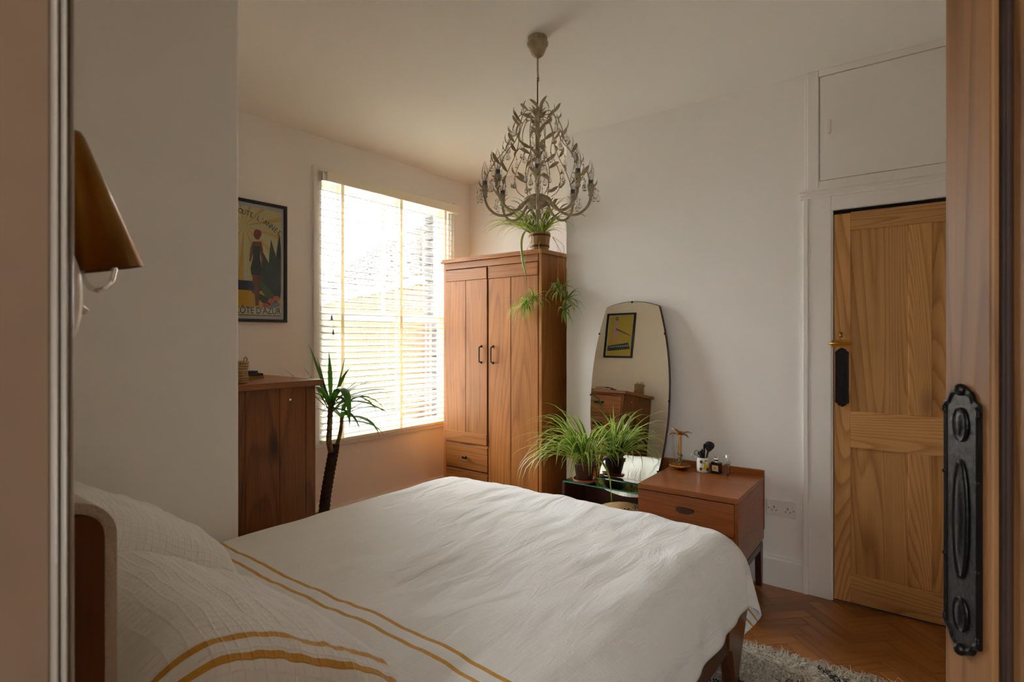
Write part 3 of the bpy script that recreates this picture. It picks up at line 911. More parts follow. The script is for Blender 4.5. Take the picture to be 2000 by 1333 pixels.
# double socket
so = thing('wall_socket', (XR - .001, .6865, .4215), 'white double wall socket between dressing table and door frame', 'socket')
MB().box(-.010, 0, -.0735, .0735, -.043, .043, .003).build('plate', M['white_plastic'], so)
for sy in (1, -1):
    yc = .034 * sy
    MB().box(-.0108, -.009, yc - .002, yc + .002, -.002, .010).build('slot', M['black_paint'], so)
    for dy in (-.011, .011):
        MB().box(-.0108, -.009, yc + dy - .003, yc + dy + .003, -.015, -.011).build('slot', M['black_paint'], so)
    MB().box(-.0135, -.009, .062 * sy - .006, .062 * sy + .006, .004, .028, .001).build('rocker', M['white_plastic'], so)
    MB().box(-.0108, -.009, .062 * sy - .0025, .062 * sy + .0025, -.006, -.001).build('indicator', M['black_paint'], so)

# ------------------------------------------------------------------ doorway lining (left) and open door
jb = thing('trim_3', (0, 0, 0), kind='structure')
MB().box(-.05, .1025, DY1 - .004, DY1 + .06, 0, DZ, .002).build('jamb_lining', M['jamb'], jb)
for k, (xa, xb, dy) in enumerate(((.1020, .1062, .007), (.1058, .1102, .010), (.1098, .1138, .005))):
    yc = DY1 - .002
    n = 10
    pts = [((xa + xb) / 2 + (xb - xa) / 2 * math.cos(PI * i / n), yc - dy * math.sin(PI * i / n)) for i in range(n + 1)]
    pts += [(xa, yc + .03), (xb, yc + .03)]
    MB().prism(pts, 'Z', 0, DZ, True).build('bead_moulding', M['jamb_bead'], jb)
MB().box(-.05, .117, DY0 - .03, DY0, 0, DZ, .002).build('jamb_lining', M['jamb'], jb)
MB().box(-.05, .117, DY0 - .03, DY1 + .05, DZ, DZ + .03, .002).build('head_lining', M['jamb'], jb)

d1 = thing('door_1', (.145, -.385, 0), rz=math.atan2(.48, .877), kind='structure')
DW = .796
# local x along the leaf from hinge, y = 0 is the visible face (towards +y)
def d1box(name, x0, x1, z0, z1, mat, y1=0.0, bev=.003):
    return MB().box(x0, x1, -.034, y1, z0, z1, bev).build(name, mat, d1)
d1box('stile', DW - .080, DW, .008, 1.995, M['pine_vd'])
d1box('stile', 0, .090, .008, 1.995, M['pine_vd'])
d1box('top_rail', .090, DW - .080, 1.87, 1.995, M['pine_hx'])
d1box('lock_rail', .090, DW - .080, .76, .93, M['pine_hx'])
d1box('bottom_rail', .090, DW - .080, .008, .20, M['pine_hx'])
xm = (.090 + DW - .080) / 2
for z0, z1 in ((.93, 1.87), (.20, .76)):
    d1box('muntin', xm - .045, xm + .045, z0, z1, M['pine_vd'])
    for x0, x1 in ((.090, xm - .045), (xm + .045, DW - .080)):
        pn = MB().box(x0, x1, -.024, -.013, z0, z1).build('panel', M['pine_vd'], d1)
        mo = MB()
        for a, b2, c2, e in ((x0, x0 + .013, z0, z1), (x1 - .013, x1, z0, z1)):
            mo.box(a, b2, -.014, -.006, c2, e, .003)
        mo.box(x0, x1, -.014, -.006, z0, z0 + .013, .003).box(x0, x1, -.014, -.006, z1 - .013, z1, .003)
        mo.build('panel_moulding', M['moulding'], pn)
finger_plate(d1, .062, .302, lambda a, z, o: (DW - .036 + a, o, 1.143 + z))

# ------------------------------------------------------------------ bed
bed = thing('bed', (0, 0, 0), 'double bed with dark walnut frame and felt-topped headboard', 'bed')
MY0, MY1 = .76, 2.18
# headboard: rounded end profile in X-Z, extruded along Y
def rounded(x0, x1, z0, z1, r, n=6, both=True):
    p = [(x0, z0), (x1, z0)]
    p += [(x1 - r + r * math.cos(PI / 2 * i / n), z1 - r + r * math.sin(PI / 2 * i / n)) for i in range(n + 1)]
    if both: p += [(x0 + r * math.cos(PI / 2 + PI / 2 * i / n), z1 - r + r * math.sin(PI / 2 + PI / 2 * i / n)) for i in range(n + 1)]
    else: p += [(x0, z1)]
    return p
MB().prism(rounded(.122, .177, .05, 1.192, .020), 'Y', .600, 2.245).build('headboard', M['walnut_z'], bed)
pad = MB()
def felt(off):
    p = [(.1785 + off, .5), (.1785 + off, 1.168)]
    p += [(.150 + (.0285 + off) * math.cos(PI / 2 * i / 8), 1.168 + (.0265 + off) * math.sin(PI / 2 * i / 8)) for i in range(1, 9)]
    p += [(.135 - (.0145 + off * .5) * math.sin(PI / 2 * i / 5), 1.168 + (.0265 + off) * math.cos(PI / 2 * i / 5) ** .6) for i in range(1, 6)]
    return p
pad.prism(felt(.0095) + list(reversed(felt(0.0))), 'Y', .603, 2.243)
pad.build('headboard_felt', M['pad'], bed)
for y0, y1 in ((.630, .665), (2.20, 2.233)):
    MB().box(.15, 2.36, y0, y1, .17, .285, .004).build('side_rail', M['walnut'], bed)
MB().box(2.315, 2.35, .665, 2.20, .17, .285, .004).build('foot_rail', M['walnut'], bed)
for y0, y1 in ((.622, .672), (2.195, 2.243)):
    MB().prism([(2.13, .290), (2.385, .290), (2.375, .25), (2.258, .06), (2.25, 0), (2.205, 0), (2.20, .06), (2.165, .17), (2.13, .19)], 'Y', y0, y1).build('leg', M['walnut_z'], bed)
for y0, y1 in ((.66, .70), (2.20, 2.24)):
    MB().box(.13, .18, y0, y1, 0, .25).build('leg', M['walnut_z'], bed)
MB().box(.20, 2.33, MY0, MY1, .27, .50, .06).build('mattress', M['mattress'], bed)
MB().box(.18, 2.32, .67, 2.20, .25, .272).build('slat_base', M['walnut'], bed)

# duvet: cloth laid over the mattress, hanging at the foot and both sides
def fb(x, y, s=1.0, o=0): return noise.noise(Vector((x * s + o, y * s - o, o * .37)))
def make_duvet():
    NX, NY = 150, 150
    s0, s1 = .66, 2.80
    t0, t1 = .415, 2.37
    ex, ey0, ey1 = 2.29, .77, 2.195                  # start of the roll-over
    Rr = .17
    V = []; UV = []
    for i in range(NX + 1):
        for j in range(NY + 1):
            s = s0 + (s1 - s0) * i / NX
            t = t0 + (t1 - t0) * j / NY
            dx = max(0.0, s - ex); dy = (t - ey0) if t < ey0 else ((t - ey1) if t > ey1 else 0.0)
            d = math.hypot(dx, dy)
            bx, by = min(s, ex), min(max(t, ey0), ey1)
            z = .552 + .012 * fb(s, t, 2.6, 3) + .008 * fb(s, t, 6, 9) + .004 * fb(s * .7, t * 2.2, 9, 1)
            z += .012 * math.exp(-((s - 1.9) / .7) ** 2) - .015 * math.exp(-((s - .7) / .12) ** 2)
            if d > 0:
                ux, uy = dx / d, dy / d
                Rr = .17 if dy <= 0 else .17 - .115 * abs(uy)
                A = Rr * PI / 2
                if d < A:
                    h = Rr * math.sin(d / Rr); v = Rr * (1 - math.cos(d / Rr))
                else:
                    h = Rr + (.10 + .10 * min(abs(ux), abs(uy)) if dy <= 0 else .0) * (d - A); v = Rr + (d - A) * .985
                corner = min(abs(ux), abs(uy)) * 2 ** .5
                ang = math.atan2(abs(uy), ux)
                fold = max(0, d - A * .6)
                h += fold * corner * .20 * math.sin(ang * 7 + .6) + fold * .09 * fb(s * (1 if dy else .0) + t * (1 if dx else 0), 0, 7, 5)
                x = bx + ux * h; y = by + uy * h
                z -= v
                if z < .03: z = .03
            else:
                x, y = bx, by
            # gentle bulge of the foot edge
            if s > 2.0:
                x += (.05 * (1 - ((t - 1.41) / .95) ** 2) - .02) * min(1, (s - 2.0) / .3)
            V.append((x, y, z)); UV.append((s, t))
    F = []; U = []
    for i in range(NX):
        for j in range(NY):
            a = i * (NY + 1) + j
            q = (a, a + NY + 1, a + NY + 2, a + 1)
            F.append(q); U.append([UV[k] for k in q])
    m = MB(); m.add(V, F, True, U)
    return m
dv = make_duvet().build('duvet', M['duvet'], None, label='white grid-textured cotton duvet with two mustard stripes spread over the bed', cat='duvet')
md = dv.modifiers.new('thick', 'SOLIDIFY'); md.thickness = .012; md.offset = -1

def pillow(label, yc, seed, ang, zc, xc, wy=.37, wx=.28, th=.15, flip=False):
    n1, n2 = 64, 48
    m = MB(); V = []; F = []; U = []
    rot = Matrix.Rotation(ang, 4, 'Y')
    rnd = random.Random(seed)
    for side in (1, -1):
        base = len(V)
        for i in range(n1 + 1):
            for j in range(n2 + 1):
                u = -1 + 2 * i / n1; v = -1 + 2 * j / n2
                # soft rectangle with slightly drawn-in edges
                px = u * wy * (1 - .055 * (1 - v * v) * abs(u) ** 3); py = v * wx * (1 - .055 * (1 - u * u) * abs(v) ** 3)
                e = max(0, (1 - u ** 4)) * max(0, (1 - v ** 4))
                hgt = th * e ** .5
                wr = .010 * fb(u * 2 + seed, v * 2, 1.6, seed) + .006 * fb(u * 3, v * 5, 2.0, seed + 4) * (e ** .3 if e > 0 else 0)
                z = side * (hgt + wr * (hgt / th)) 
                p = rot @ Vector((py, px, z))
                V.append((p.x, p.y, p.z)); U.append(((px if not flip else -px) + wy, py + wx))
        for i in range(n1):
            for j in range(n2):
                a = base + i * (n2 + 1) + j
                q = (a, a + n2 + 1, a + n2 + 2, a + 1)
                F.append(q if side < 0 else q[::-1])
    m.add(V, F, True, [[U[k] for k in q] for q in F])
    o = m.build('pillow', M['pillow'], None, label=label, cat='pillow', group='pillows on the bed')
    o.location = (xc, yc, zc)
    return o
pillow('white cotton pillow with mustard stripes near the doorway side of the bed', 1.05, 2, R(31), .722, .452, wx=.258, th=.172)
pillow('white cotton pillow beside the plain white wall at the far side of the bed', 1.79, 5, R(31), .725, .500, th=.188, flip=True)

# ------------------------------------------------------------------ bedside sconce
la = thing('wall_lamp', (XL, .575, 1.40), 'brass cone-shaped wall lamp with clear bulb above the headboard', 'lamp')
MB().lathe([(.050, 0), (.052, .006), (.051, .016), (.047, .024), (.036, .030), (.0, .032)], 28, (0, 0, 0)).xf(Matrix.Translation((0, 0, -.018)) @ Matrix.Rotation(R(90), 4, 'Y')).build('backplate', M['white_plastic'], la)
MB().tube([(.028, 0, -.018), (.042, 0, -.030)], [.004, .003], 8).build('toggle', M['white_plastic'], la)
MB().tube([(.012, .0, .03), (.022, .0, .06), (.034, .0, .09)], .005, 8).build('arm', M['brass'], la)
sh = MB().lathe([(.0, .116), (.008, .116), (.0112, .1145), (.013, .110), (.0345, .0), (.0335, .0), (.012, .109), (.0, .114)], 40, (0, 0, 0))
sh.xf(Matrix.Translation((.049, .0, .006)) @ Matrix.Rotation(R(-11), 4, 'Y'))
sh.build('shade', M['brass_dark'], la)
MB().lathe([(.008, .03), (.012, .015), (.0145, .0), (.0125, -.010), (.007, -.018), (.0, -.021)], 16, (.050, .0, .008)).build('bulb', M['bulb_glass'], la)

# ------------------------------------------------------------------ chest of drawers in the nook
CX0, CX1, CY0, CY1, CZ = 1.165, 1.690, 2.555, 3.09, 1.128
ch = thing('chest_of_drawers', (CX0, CY0, 0), 'tall rustic pine chest of drawers standing in the nook beside the window', 'chest')
dX, dY = CX1 - CX0, CY1 - CY0
fx = dX - .02
# side boards picked apart
for y0 in (0, dY - .022):
    xs = [0, .14, .31, fx - .055]
    for k in range(3):
        MB().box(xs[k] + .0006, xs[k + 1] - .0006, y0 + .001, y0 + .021, .0, CZ - .03, .0015).build('side_board', M['chest_v'], ch)
    MB().box(fx - .054, fx, y0, y0 + .024, .0, CZ - .03, .002).build('corner_post', M['chest_v'], ch)
MB().box(0, dX + .005, -.028, dY + .028, CZ - .03, CZ, .003).build('top', M['chest_top'], ch)
MB().box(0, .012, .02, dY - .02, .05, CZ - .03).build('back', M['chest_v'], ch)
MB().box(.012, fx - .02, .022, dY - .022, .06, .08).build('base_board', M['chest_h'], ch)
nd_ = 5
hh = (CZ - .03 - .09) / nd_
for k in range(nd_):
    z0 = .09 + k * hh
    MB().box(fx - .03, fx - .001, .024, dY - .024, z0 - .022, z0, .001).build('drawer_rail', M['chest_h'], ch)
    d = MB().box(fx - .025, fx + .0, .028, dY - .028, z0 + .004, z0 + hh - .026, .003).build('drawer', M['chest_h'], ch)
    zc = z0 + hh * .52
    yc = dY / 2
    MB().prism([(fx, zc + .014), (fx + .020, zc + .012), (fx + .026, zc - .004), (fx + .022, zc - .012), (fx + .018, zc - .006), (fx, zc + .004)], 'Y', yc - .048, yc + .048).build('cup_handle', M['black_iron'], d)
MB().box(fx - .03, fx - .001, .024, dY - .024, CZ - .05, CZ - .03, .001).build('drawer_rail', M['chest_h'], ch)
MB().lathe([(.006, 0), (.006, .0015), (.003, .002), (.003, .0005), (0, .0005)], 12).xf(Matrix.Translation((.365, -.0, CZ - .092)) @ Matrix.Rotation(R(90), 4, 'X')).build('screw_cap', M['chrome'], ch)

# woven pot on the chest
wb = thing('woven_pot', (1.300, 2.625, CZ), 'small woven straw pot with two loop handles on the chest of drawers', 'pot')
m = MB()
for k in range(9):
    rr_ = .043 + .002 * math.sin(k)
    z = .006 + k * .0115
    pts = [(rr_ * math.cos(2 * PI * i / 28) * (1 + .03 * (-1) ** (i + k)), rr_ * math.sin(2 * PI * i / 28) * (1 + .03 * (-1) ** (i + k)), z) for i in range(29)]
    m.tube(pts, .0062, 6, caps=False)
m.build('woven_coil', M['wicker'], wb)
MB().lathe([(.0, .002), (.040, .002), (.040, .100), (.037, .100), (.037, .006), (0, .006)], 24).build('liner', M['wicker'], wb)
for sgn in (-1, 1):
    MB().tube([(sgn * .042, -.012, .100), (sgn * .044, -.010, .118), (sgn * .044, 0, .124), (sgn * .044, .010, .118), (sgn * .042, .012, .100)], .003, 6).xf(Matrix.Rotation(R(120), 4, 'Z')).build('loop_handle', M['wicker'], wb)
# books on the chest
def book(label, loc, rz, l, wd, t, cover):
    o = thing('book', loc, label, 'book', 'books on the chest of drawers', rz)
    MB().box(-l / 2, l / 2, -wd / 2, wd / 2, 0, .002).box(-l / 2, l / 2, -wd / 2, wd / 2, t - .002, t).box(-l / 2, -l / 2 + .003, -wd / 2, wd / 2, 0, t).build('cover', cover, o)
    MB().box(-l / 2 + .003, l / 2 - .003, -wd / 2 + .003, wd / 2 - .003, .002, t - .002).build('pages', M['pages'], o)
    return o
book('tan-covered book at the bottom of the pile on the chest', (1.47, 2.90, CZ), R(92), .18, .125, .016, M['book_b'])
book('black book in the middle of the pile on the chest', (1.475, 2.90, CZ + .016), R(84), .18, .12, .013, M['book_a'])
book('thin black book lying on top of the pile on the chest', (1.47, 2.925, CZ + .029), R(97), .14, .10, .010, M['book_a'])

# ------------------------------------------------------------------ framed posters
def poster_frame(name, loc, rz, w, h, label):
    """local: x across, y = out of the wall towards -y, z up; origin bottom centre on the wall"""
    o = thing(name, loc, label, 'picture', None, rz)
    fw = .019
    for a in ((-w / 2, -w / 2 + fw, 0, h), (w / 2 - fw, w / 2, 0, h), (-w / 2 + fw, w / 2 - fw, 0, fw), (-w / 2 + fw, w / 2 - fw, h - fw, h)):
        MB().box(a[0], a[1], -.022, 0, a[2], a[3], .0015).build('frame_bar', M['black_paint'], o)
    pr = MB().box(-w / 2 + fw, w / 2 - fw, -.008, -.002, fw, h - fw).build('print', M['paper'], o)
    MB().box(-w / 2 + fw, w / 2 - fw, -.0155, -.0135, fw, h - fw).build('glazing', M['glass'], o)
    return o, pr
def flat(parent, name, pts, layer, c, y0=-.0082):
    """flat printed shape: thin polygon just proud of the paper"""
    y = y0 - .00015 * layer
    m = MB(); m.add([(p[0], y, p[1]) for p in pts], [tuple(range(len(pts)))])
    key = 'ink_%02x%02x%02x' % c
    if key not in M: M[key] = plain(key, srgb(*[min(248, v * 1.16) for v in c]), 0.6)
    return m.build(name, M[key], parent)
def text(parent, s, size, loc, rot, c, wscale=1.0, name='lettering'):
    cu = bpy.data.curves.new('lettering', 'FONT')
    cu.body = s; cu.size = size; cu.align_x = 'CENTER'; cu.align_y = 'CENTER'; cu.extrude = .00005
    cu.offset = .0
    t = bpy.data.objects.new('tmp', cu); COL.objects.link(t)
    dg = bpy.context.evaluated_depsgraph_get()
    me = bpy.data.meshes.new_from_object(t.evaluated_get(dg))
    bpy.data.objects.remove(t)
    key = 'ink_%02x%02x%02x' % c
    if key not in M: M[key] = plain(key, srgb(*c), 0.6)
    me.materials.clear(); me.materials.append(M[key])
    mt = Matrix.Translation(loc) @ Matrix.Rotation(rot, 4, 'Y') @ Matrix.Rotation(R(90), 4, 'X') @ Matrix.Diagonal((wscale, 1, 1, 1))
    me.transform(mt)
    o = bpy.data.objects.new(name, me); COL.objects.link(o); o.parent = parent
    return o
PW, PH = .470, .755
po, pr = poster_frame('framed_poster', (2.002 - PW / 2, YW, 1.438), 0, PW, PH, 'black-framed art deco seaside poster with sunburst on the window wall')
x0, x1, z0, z1 = -PW / 2 + .037, PW / 2 - .037, .040, PH - .045
flat(pr, 'printed_sky', [(x0, z0), (x1, z0), (x1, z1), (x0, z1)], 0, (214, 198, 160))
sx, sz = -.045, .590
for k in range(26):
    a0 = 2 * PI * k / 26; a1 = a0 + PI / 26
    def clipray(a):
        dx, dz = math.cos(a), math.sin(a)
        t = 9
        if dx > 1e-6: t = min(t, (x1 - sx) / dx)
        if dx < -1e-6: t = min(t, (x0 - sx) / dx)
        if dz > 1e-6: t = min(t, (z1 - sz) / dz)
        if dz < -1e-6: t = min(t, (.24 - sz) / dz)
        return (sx + dx * t, sz + dz * t)
    flat(pr, 'printed_ray', [(sx, sz), clipray(a0), clipray(a1)], 1, (226, 172, 74) if k % 2 else (232, 200, 120))
flat(pr, 'printed_sea', [(x0, .195), (x1, .195), (x1, .255), (x0, .255)], 2, (48, 52, 76))
flat(pr, 'printed_sand', [(x0, z0 + .04), (x1, z0 + .04), (x1, .200), (x0, .190)], 3, (222, 162, 52))
def pleaf(bx, bz, tx, tz, wd, c, layer):
    bx, bz, tx, tz = [float(q) for q in (bx, bz, tx, tz)]
    d = Vector((tx - bx, tz - bz)); n = Vector((-d.y, d.x)).normalized() * wd
    pts = []
    for i in range(9):
        t = i / 8; k = math.sin(PI * t ** .8)
        pts.append((bx + d.x * t + n.x * k, bz + d.y * t + n.y * k))
    for i in range(7, 0, -1):
        t = i / 8; k = math.sin(PI * t ** .8) * .5
        pts.append((bx + d.x * t - n.x * k, bz + d.y * t - n.y * k))
    pts = [(min(max(p[0], x0), x1), min(max(p[1], z0), z1)) for p in pts]
    flat(pr, 'printed_leaf', pts, layer, c)
for k, q in enumerate([(a - .035, b, c - .035, d, *r) for a, b, c, d, *r in ((.20, .14, .06, .40, .05, (52, 74, 40)), (.22, .14, .10, .46, .05, (34, 50, 42)), (.225, .15, .165, .53, .045, (40, 58, 50)), (.228, .16, .222, .58, .03, (30, 46, 40)), (.215, .12, .075, .27, .035, (74, 88, 44)), (.21, .10, .03, .20, .03, (54, 66, 40)), (-.18, .20, -.09, .40, .03, (66, 92, 50)))]):
    pleaf(*q, 4 + k)
# generic bather standing on the sand
def blob(cx, cz, rx, rz_, n=16): return [(cx + rx * math.cos(2 * PI * i / n), cz + rz_ * math.sin(2 * PI * i / n)) for i in range(n)]
skin = (122, 66, 46)
bx = .032
flat(pr, 'printed_figure', [(bx - .030, .31), (bx + .032, .31), (bx + .022, .20), (bx + .016, .105), (bx - .004, .10), (bx - .012, .20)], 12, skin)
flat(pr, 'printed_figure', [(bx - .022, .50), (bx + .034, .505), (bx + .044, .46), (bx + .046, .38), (bx + .038, .37), (bx + .026, .45), (bx - .014, .45), (bx - .036, .37), (bx - .044, .38), (bx - .036, .46)], 12, skin)
flat(pr, 'printed_swimsuit', [(bx - .022, .475), (bx + .028, .475), (bx + .024, .40), (bx + .036, .335), (bx + .030, .295), (bx - .032, .295), (bx - .036, .335), (bx - .020, .40)], 13, (34, 32, 30))
flat(pr, 'printed_head', blob(bx + .006, .545, .022, .030), 12, skin)
flat(pr, 'printed_cap', blob(bx + .010, .555, .025, .024), 13, (150, 62, 50))
for cx, cz, c in ((.13, .135, (196, 84, 64)), (.165, .155, (204, 96, 74)), (.095, .105, (190, 74, 58)), (.17, .115, (130, 150, 168)), (.145, .105, (112, 134, 156))):
    flat(pr, 'printed_flower', blob(cx, cz, .022, .016), 14, c)
flat(pr, 'printed_title_band', [(x0, z0), (x1, z0), (x1, z0 + .052), (x0, z0 + .052)], 15, (208, 198, 172))
flat(pr, 'printed_rule', [(x0, z0), (x1, z0), (x1, z0 + .005), (x0, z0 + .005)], 16, (134, 66, 48))
word = "TOUTE L'ANNEE"
n = len(word)
for i, chh in enumerate(word):
    if chh == ' ': continue
    t = i / (n - 1)
    text(pr, chh, .046, (-.090 + .272 * t, -.0113, .676 - .012 * t - .088 * t * t), R(42) * t ** 1.1, (58, 50, 44), .80)
text(pr, "CÔTE D'AZUR", .058, (.045, -.0113, z0 + .030), 0, (40, 34, 30), .80)

p2, pr2 = poster_frame('framed_poster', (XN, 3.02, 1.52), R(90), .36, .49, 'black-framed yellow figure poster above the chest of drawers')
K2 = .81
_flat = flat
def flat(parent, name, pts, layer, c): return _flat(parent, name, [(p[0] * .885, p[1] * K2 + .004) for p in pts], layer, c)
flat(pr2, 'printed_field', [(-.165, .035), (.165, .035), (.165, .565), (-.165, .565)], 0, (196, 172, 62))
flat(pr2, 'printed_figure', [(-.03, .20), (.04, .38), (.03, .50), (.10, .50), (.11, .34), (.13, .19), (.10, .19), (.07, .30), (.0, .19)], 1, (196, 158, 140))
flat(pr2, 'printed_figure', blob(.06, .525, .025, .03), 1, (150, 120, 120))
flat(pr2, 'printed_figure', [(-.15, .30), (.06, .40), (.06, .37), (-.15, .29)], 2, (120, 100, 110))
flat(pr2, 'printed_band', [(-.16, .115), (.16, .085), (.16, .155), (-.13, .20)], 3, (44, 64, 86))
for q in range(9):
    flat(pr2, 'printed_stroke', [(-.13 + q * .030, .150 - q * .002), (-.112 + q * .030, .150 - q * .002), (-.112 + q * .030, .168 - q * .003), (-.13 + q * .030, .168 - q * .003)], 4, (188, 198, 198))

flat = _flat
# ------------------------------------------------------------------ wardrobe
WXF, WY0, WY1, WH = 3.155, 2.165, 3.095, 1.915
wd = thing('wardrobe', (WXF, WY0, 0), 'tall honey pine two-door wardrobe with drawer in the alcove', 'wardrobe')
ww = WY1 - WY0
DEP = .585
MB().box(.0, DEP, 0, .026, 0, WH, .002).build('side_panel', M['ward_v'], wd)
MB().box(.0, DEP, ww - .026, ww, 0, WH, .002).build('side_panel', M['ward_v'], wd)
MB().box(.004, DEP, .026, ww - .026, WH - .02, WH).build('top_panel', M['ward_h'], wd)
MB().box(DEP - .01, DEP, .026, ww - .026, .05, WH - .02).build('back_panel', M['ward_v'], wd)
MB().box(-.022, DEP, -.018, ww + .018, WH, WH + .016, .004).build('cornice', M['ward_h'], wd)
MB().box(-.012, DEP, -.010, ww + .010, WH + .016, WH + .032, .003).build('cornice_cap', M['ward_h'], wd)
MB().box(-.004, .02, .026, ww - .026, WH - .050, WH - .001, .002).build('frieze_rail', M['ward_h'], wd)
ysp = .475                                    # split between the doors
zdt = WH - .055
def wbox(name, par, y0, y1, z0, z1, x0, mat, bev=.002):
    return MB().box(x0, x0 + .02, y0, y1, z0, z1, bev).build(name, mat, par)
# long door (towards the room), local y from .030 to ysp
D1 = thing('door', (0, 0, 0)); D1.parent = wd
y0, y1 = .030, ysp - .004
wbox('door_rail', D1, y0, y1, zdt - .088, zdt, -.008, M['ward_h'])
ym = y0 + (y1 - y0) * .53
wbox('door_board', D1, y0, ym - .003, .09, zdt - .090, -.003, M['ward_v'])
wbox('door_board', D1, ym + .003, y1, .09, zdt - .090, -.003, M['ward_v'])
MB().box(.004, .012, y0, y1, .09, zdt).build('door_back', M['teak_dark'], D1)
# short door over the drawers
D2 = thing('door', (0, 0, 0)); D2.parent = wd
y0, y1 = ysp + .006, ww - .030
wbox('door_rail', D2, y0, y1, zdt - .088, zdt - .004, -.014, M['ward_h'])
wbox('door_rail', D2, y0, y1, .545, .625, -.014, M['ward_h'])
ym = y0 + (y1 - y0) * .50
wbox('door_board', D2, y0, ym - .002, .625, zdt - .089, -.009, M['ward_v'])
wbox('door_board', D2, ym + .002, y1, .625, zdt - .089, -.009, M['ward_v'])
MB().box(.004, .012, y0, y1, .55, zdt).build('door_back', M['teak_dark'], D2)
for D, yh, xs in ((D1, ysp - .048, -.003), (D2, ysp + .060, -.009)):
    MB().tube(catmull([(xs, yh, 1.275), (xs - .022, yh, 1.268), (xs - .026, yh, 1.25), (xs - .026, yh, 1.18), (xs - .022, yh, 1.162), (xs, yh, 1.155)], 5), .0048, 8).build('pull_handle', M['black_iron'], D)
    for z in (1.275, 1.155):
        MB().sphere((xs, yh, z), .009, 10, 6, (.5, 1, 1.2)).build('handle_foot', M['black_iron'], D)
for z0, z1 in ((.345, .525), (.12, .315)):
    dr = wbox('drawer', wd, y0, y1 - .002, z0, z1, -.006, M['ward_h'])
    zc = (z0 + z1) / 2; yc = (y0 + y1) / 2
    MB().tube([(-.006, yc, zc), (-.018, yc, zc)], .007, 8).build('knob_stem', M['black_iron'], dr)
    MB().box(-.034, -.018, yc - .020, yc + .020, zc - .010, zc + .010, .004).build('knob', M['black_iron'], dr)
for z in (.531, .325, .105):
    wbox('drawer_rail', wd, ysp + .004, ww - .028, z - .008, z + .010, .0, M['ward_h'])
wbox('plinth', wd, .026, ww - .026, .0, .085, .002, M['ward_h'])
MB().box(.003, .02, ysp - .004, ysp + .006, .08, WH - .05).build('centre_post', M['teak_dark'], wd)

# ------------------------------------------------------------------ spider plants
def leaf_curve(base, az, el, length, droop, n=9, twist=0.0, hang=None):
    p = Vector(base); pts = [p.copy()]; sd = []
    e = el; a = az
    stp = length / (n - 1)
    for i in range(n):
        d = Vector((math.cos(a) * math.cos(e), math.sin(a) * math.cos(e), math.sin(e)))
        sd.append(Vector((-math.sin(a), math.cos(a), 0)))
        if i < n - 1:
            p = p + d * stp; pts.append(p.copy())
        e = max(-1.5, e - droop * (0.35 + 1.3 * i / n))
        a += twist / n
    return pts, sd
def leaf_obj(par, base, az, el, length, w, droop, mat, rnd, n=9, fold=.35, blocked=None):
    pts, sd = leaf_curve(base, az, el, length, droop, n, rnd.uniform(-.5, .5))
    wid = [w * (0.55 + .45 * math.sin(PI * min(1, (i / (n - 1)) * 1.3 + .12))) * (1 if i < n - 3 else (n - 1 - i) / 3.0 * .9 + .06) for i in range(n)]
    if blocked and any(blocked(q) for q in pts[1:]): return None
    m = MB().ribbon(pts, wid, sd, fold)
    return m.build('leaf', mat, par)
# lower plant on the dressing table
sp1 = thing('spider_plant', (2.99, 1.735, .457), 'bushy spider plant in a terracotta pot on the dressing table', 'plant')
MB().lathe([(.0, .004), (.060, .004), (.068, .008), (.074, .024), (.070, .024), (.064, .012), (0, .010)], 28).build('saucer', M['terracotta'], sp1)
MB().lathe([(.0, .012), (.048, .012), (.064, .105), (.070, .105), (.072, .128), (.064, .128), (.062, .110), (0, .110)], 28).build('pot', M['dark_pot'], sp1)
MB().lathe([(0, .116), (.062, .114)], 20, cap=False).build('soil', M['soil'], sp1)
rnd = random.Random(21)
cam_az = math.atan2(-1.7, -2.9)
def block1(p):
    x, y, z = p.x + 2.99, p.y + 1.735, p.z + .457
    return x > 3.16 or (y < 1.28 and z < .60) or (3.10 < x and y > 2.12) or (z < .30 and x > 2.86) or z < .10
for k in range(125):
    az = rnd.uniform(0, 2 * PI)
    if k % 2 == 0: az = rnd.gauss(math.atan2(.5, -1.0), .8)
    el = rnd.uniform(.5, 1.4)
    ln = rnd.uniform(.30, .58)
    if math.cos(az) > .25: ln *= .45
    leaf_obj(sp1, (rnd.uniform(-.03, .03), rnd.uniform(-.03, .03), .115), az, el, ln, rnd.uniform(.008, .0125), rnd.uniform(.20, .44), M['leaf'], rnd, blocked=block1)
for az, el, ln, dr in ((2.2, 1.25, .40, .04), (2.35, 1.12, .37, .05), (-.9, 1.0, .33, .06), (2.6, .85, .42, .08), (1.2, .95, .30, .12)):
    leaf_obj(sp1, (0, 0, .115), az, el, ln, .009, dr, M['leaf'], rnd)
# upper plant on the wardrobe
sp2 = thing('spider_plant', (3.238, 2.240, WH + .032), 'trailing spider plant in a wooden barrel pot on top of the wardrobe', 'plant')
ns = 16
for k in range(ns):
    a0 = 2 * PI * k / ns + .01; a1 = 2 * PI * (k + 1) / ns - .01
    m = MB(); v = []
    for z, r in ((0, .064), (.06, .070), (.125, .077)):
        for rr_ in (r, r - .007):
            for a in (a0, a1): v.append((rr_ * math.cos(a), rr_ * math.sin(a), z))
    f = []
    for q in (0, 1):
        b0 = q * 4; b1 = b0 + 4
        f += [(b0, b0 + 1, b1 + 1, b1), (b0 + 3, b0 + 2, b1 + 2, b1 + 3), (b0, b1, b1 + 2, b0 + 2), (b0 + 1, b0 + 3, b1 + 3, b1 + 1)]
    f += [(0, 2, 3, 1), (8, 9, 11, 10)]
    m.add(v, f); m.build('stave', M['staves'], sp2)
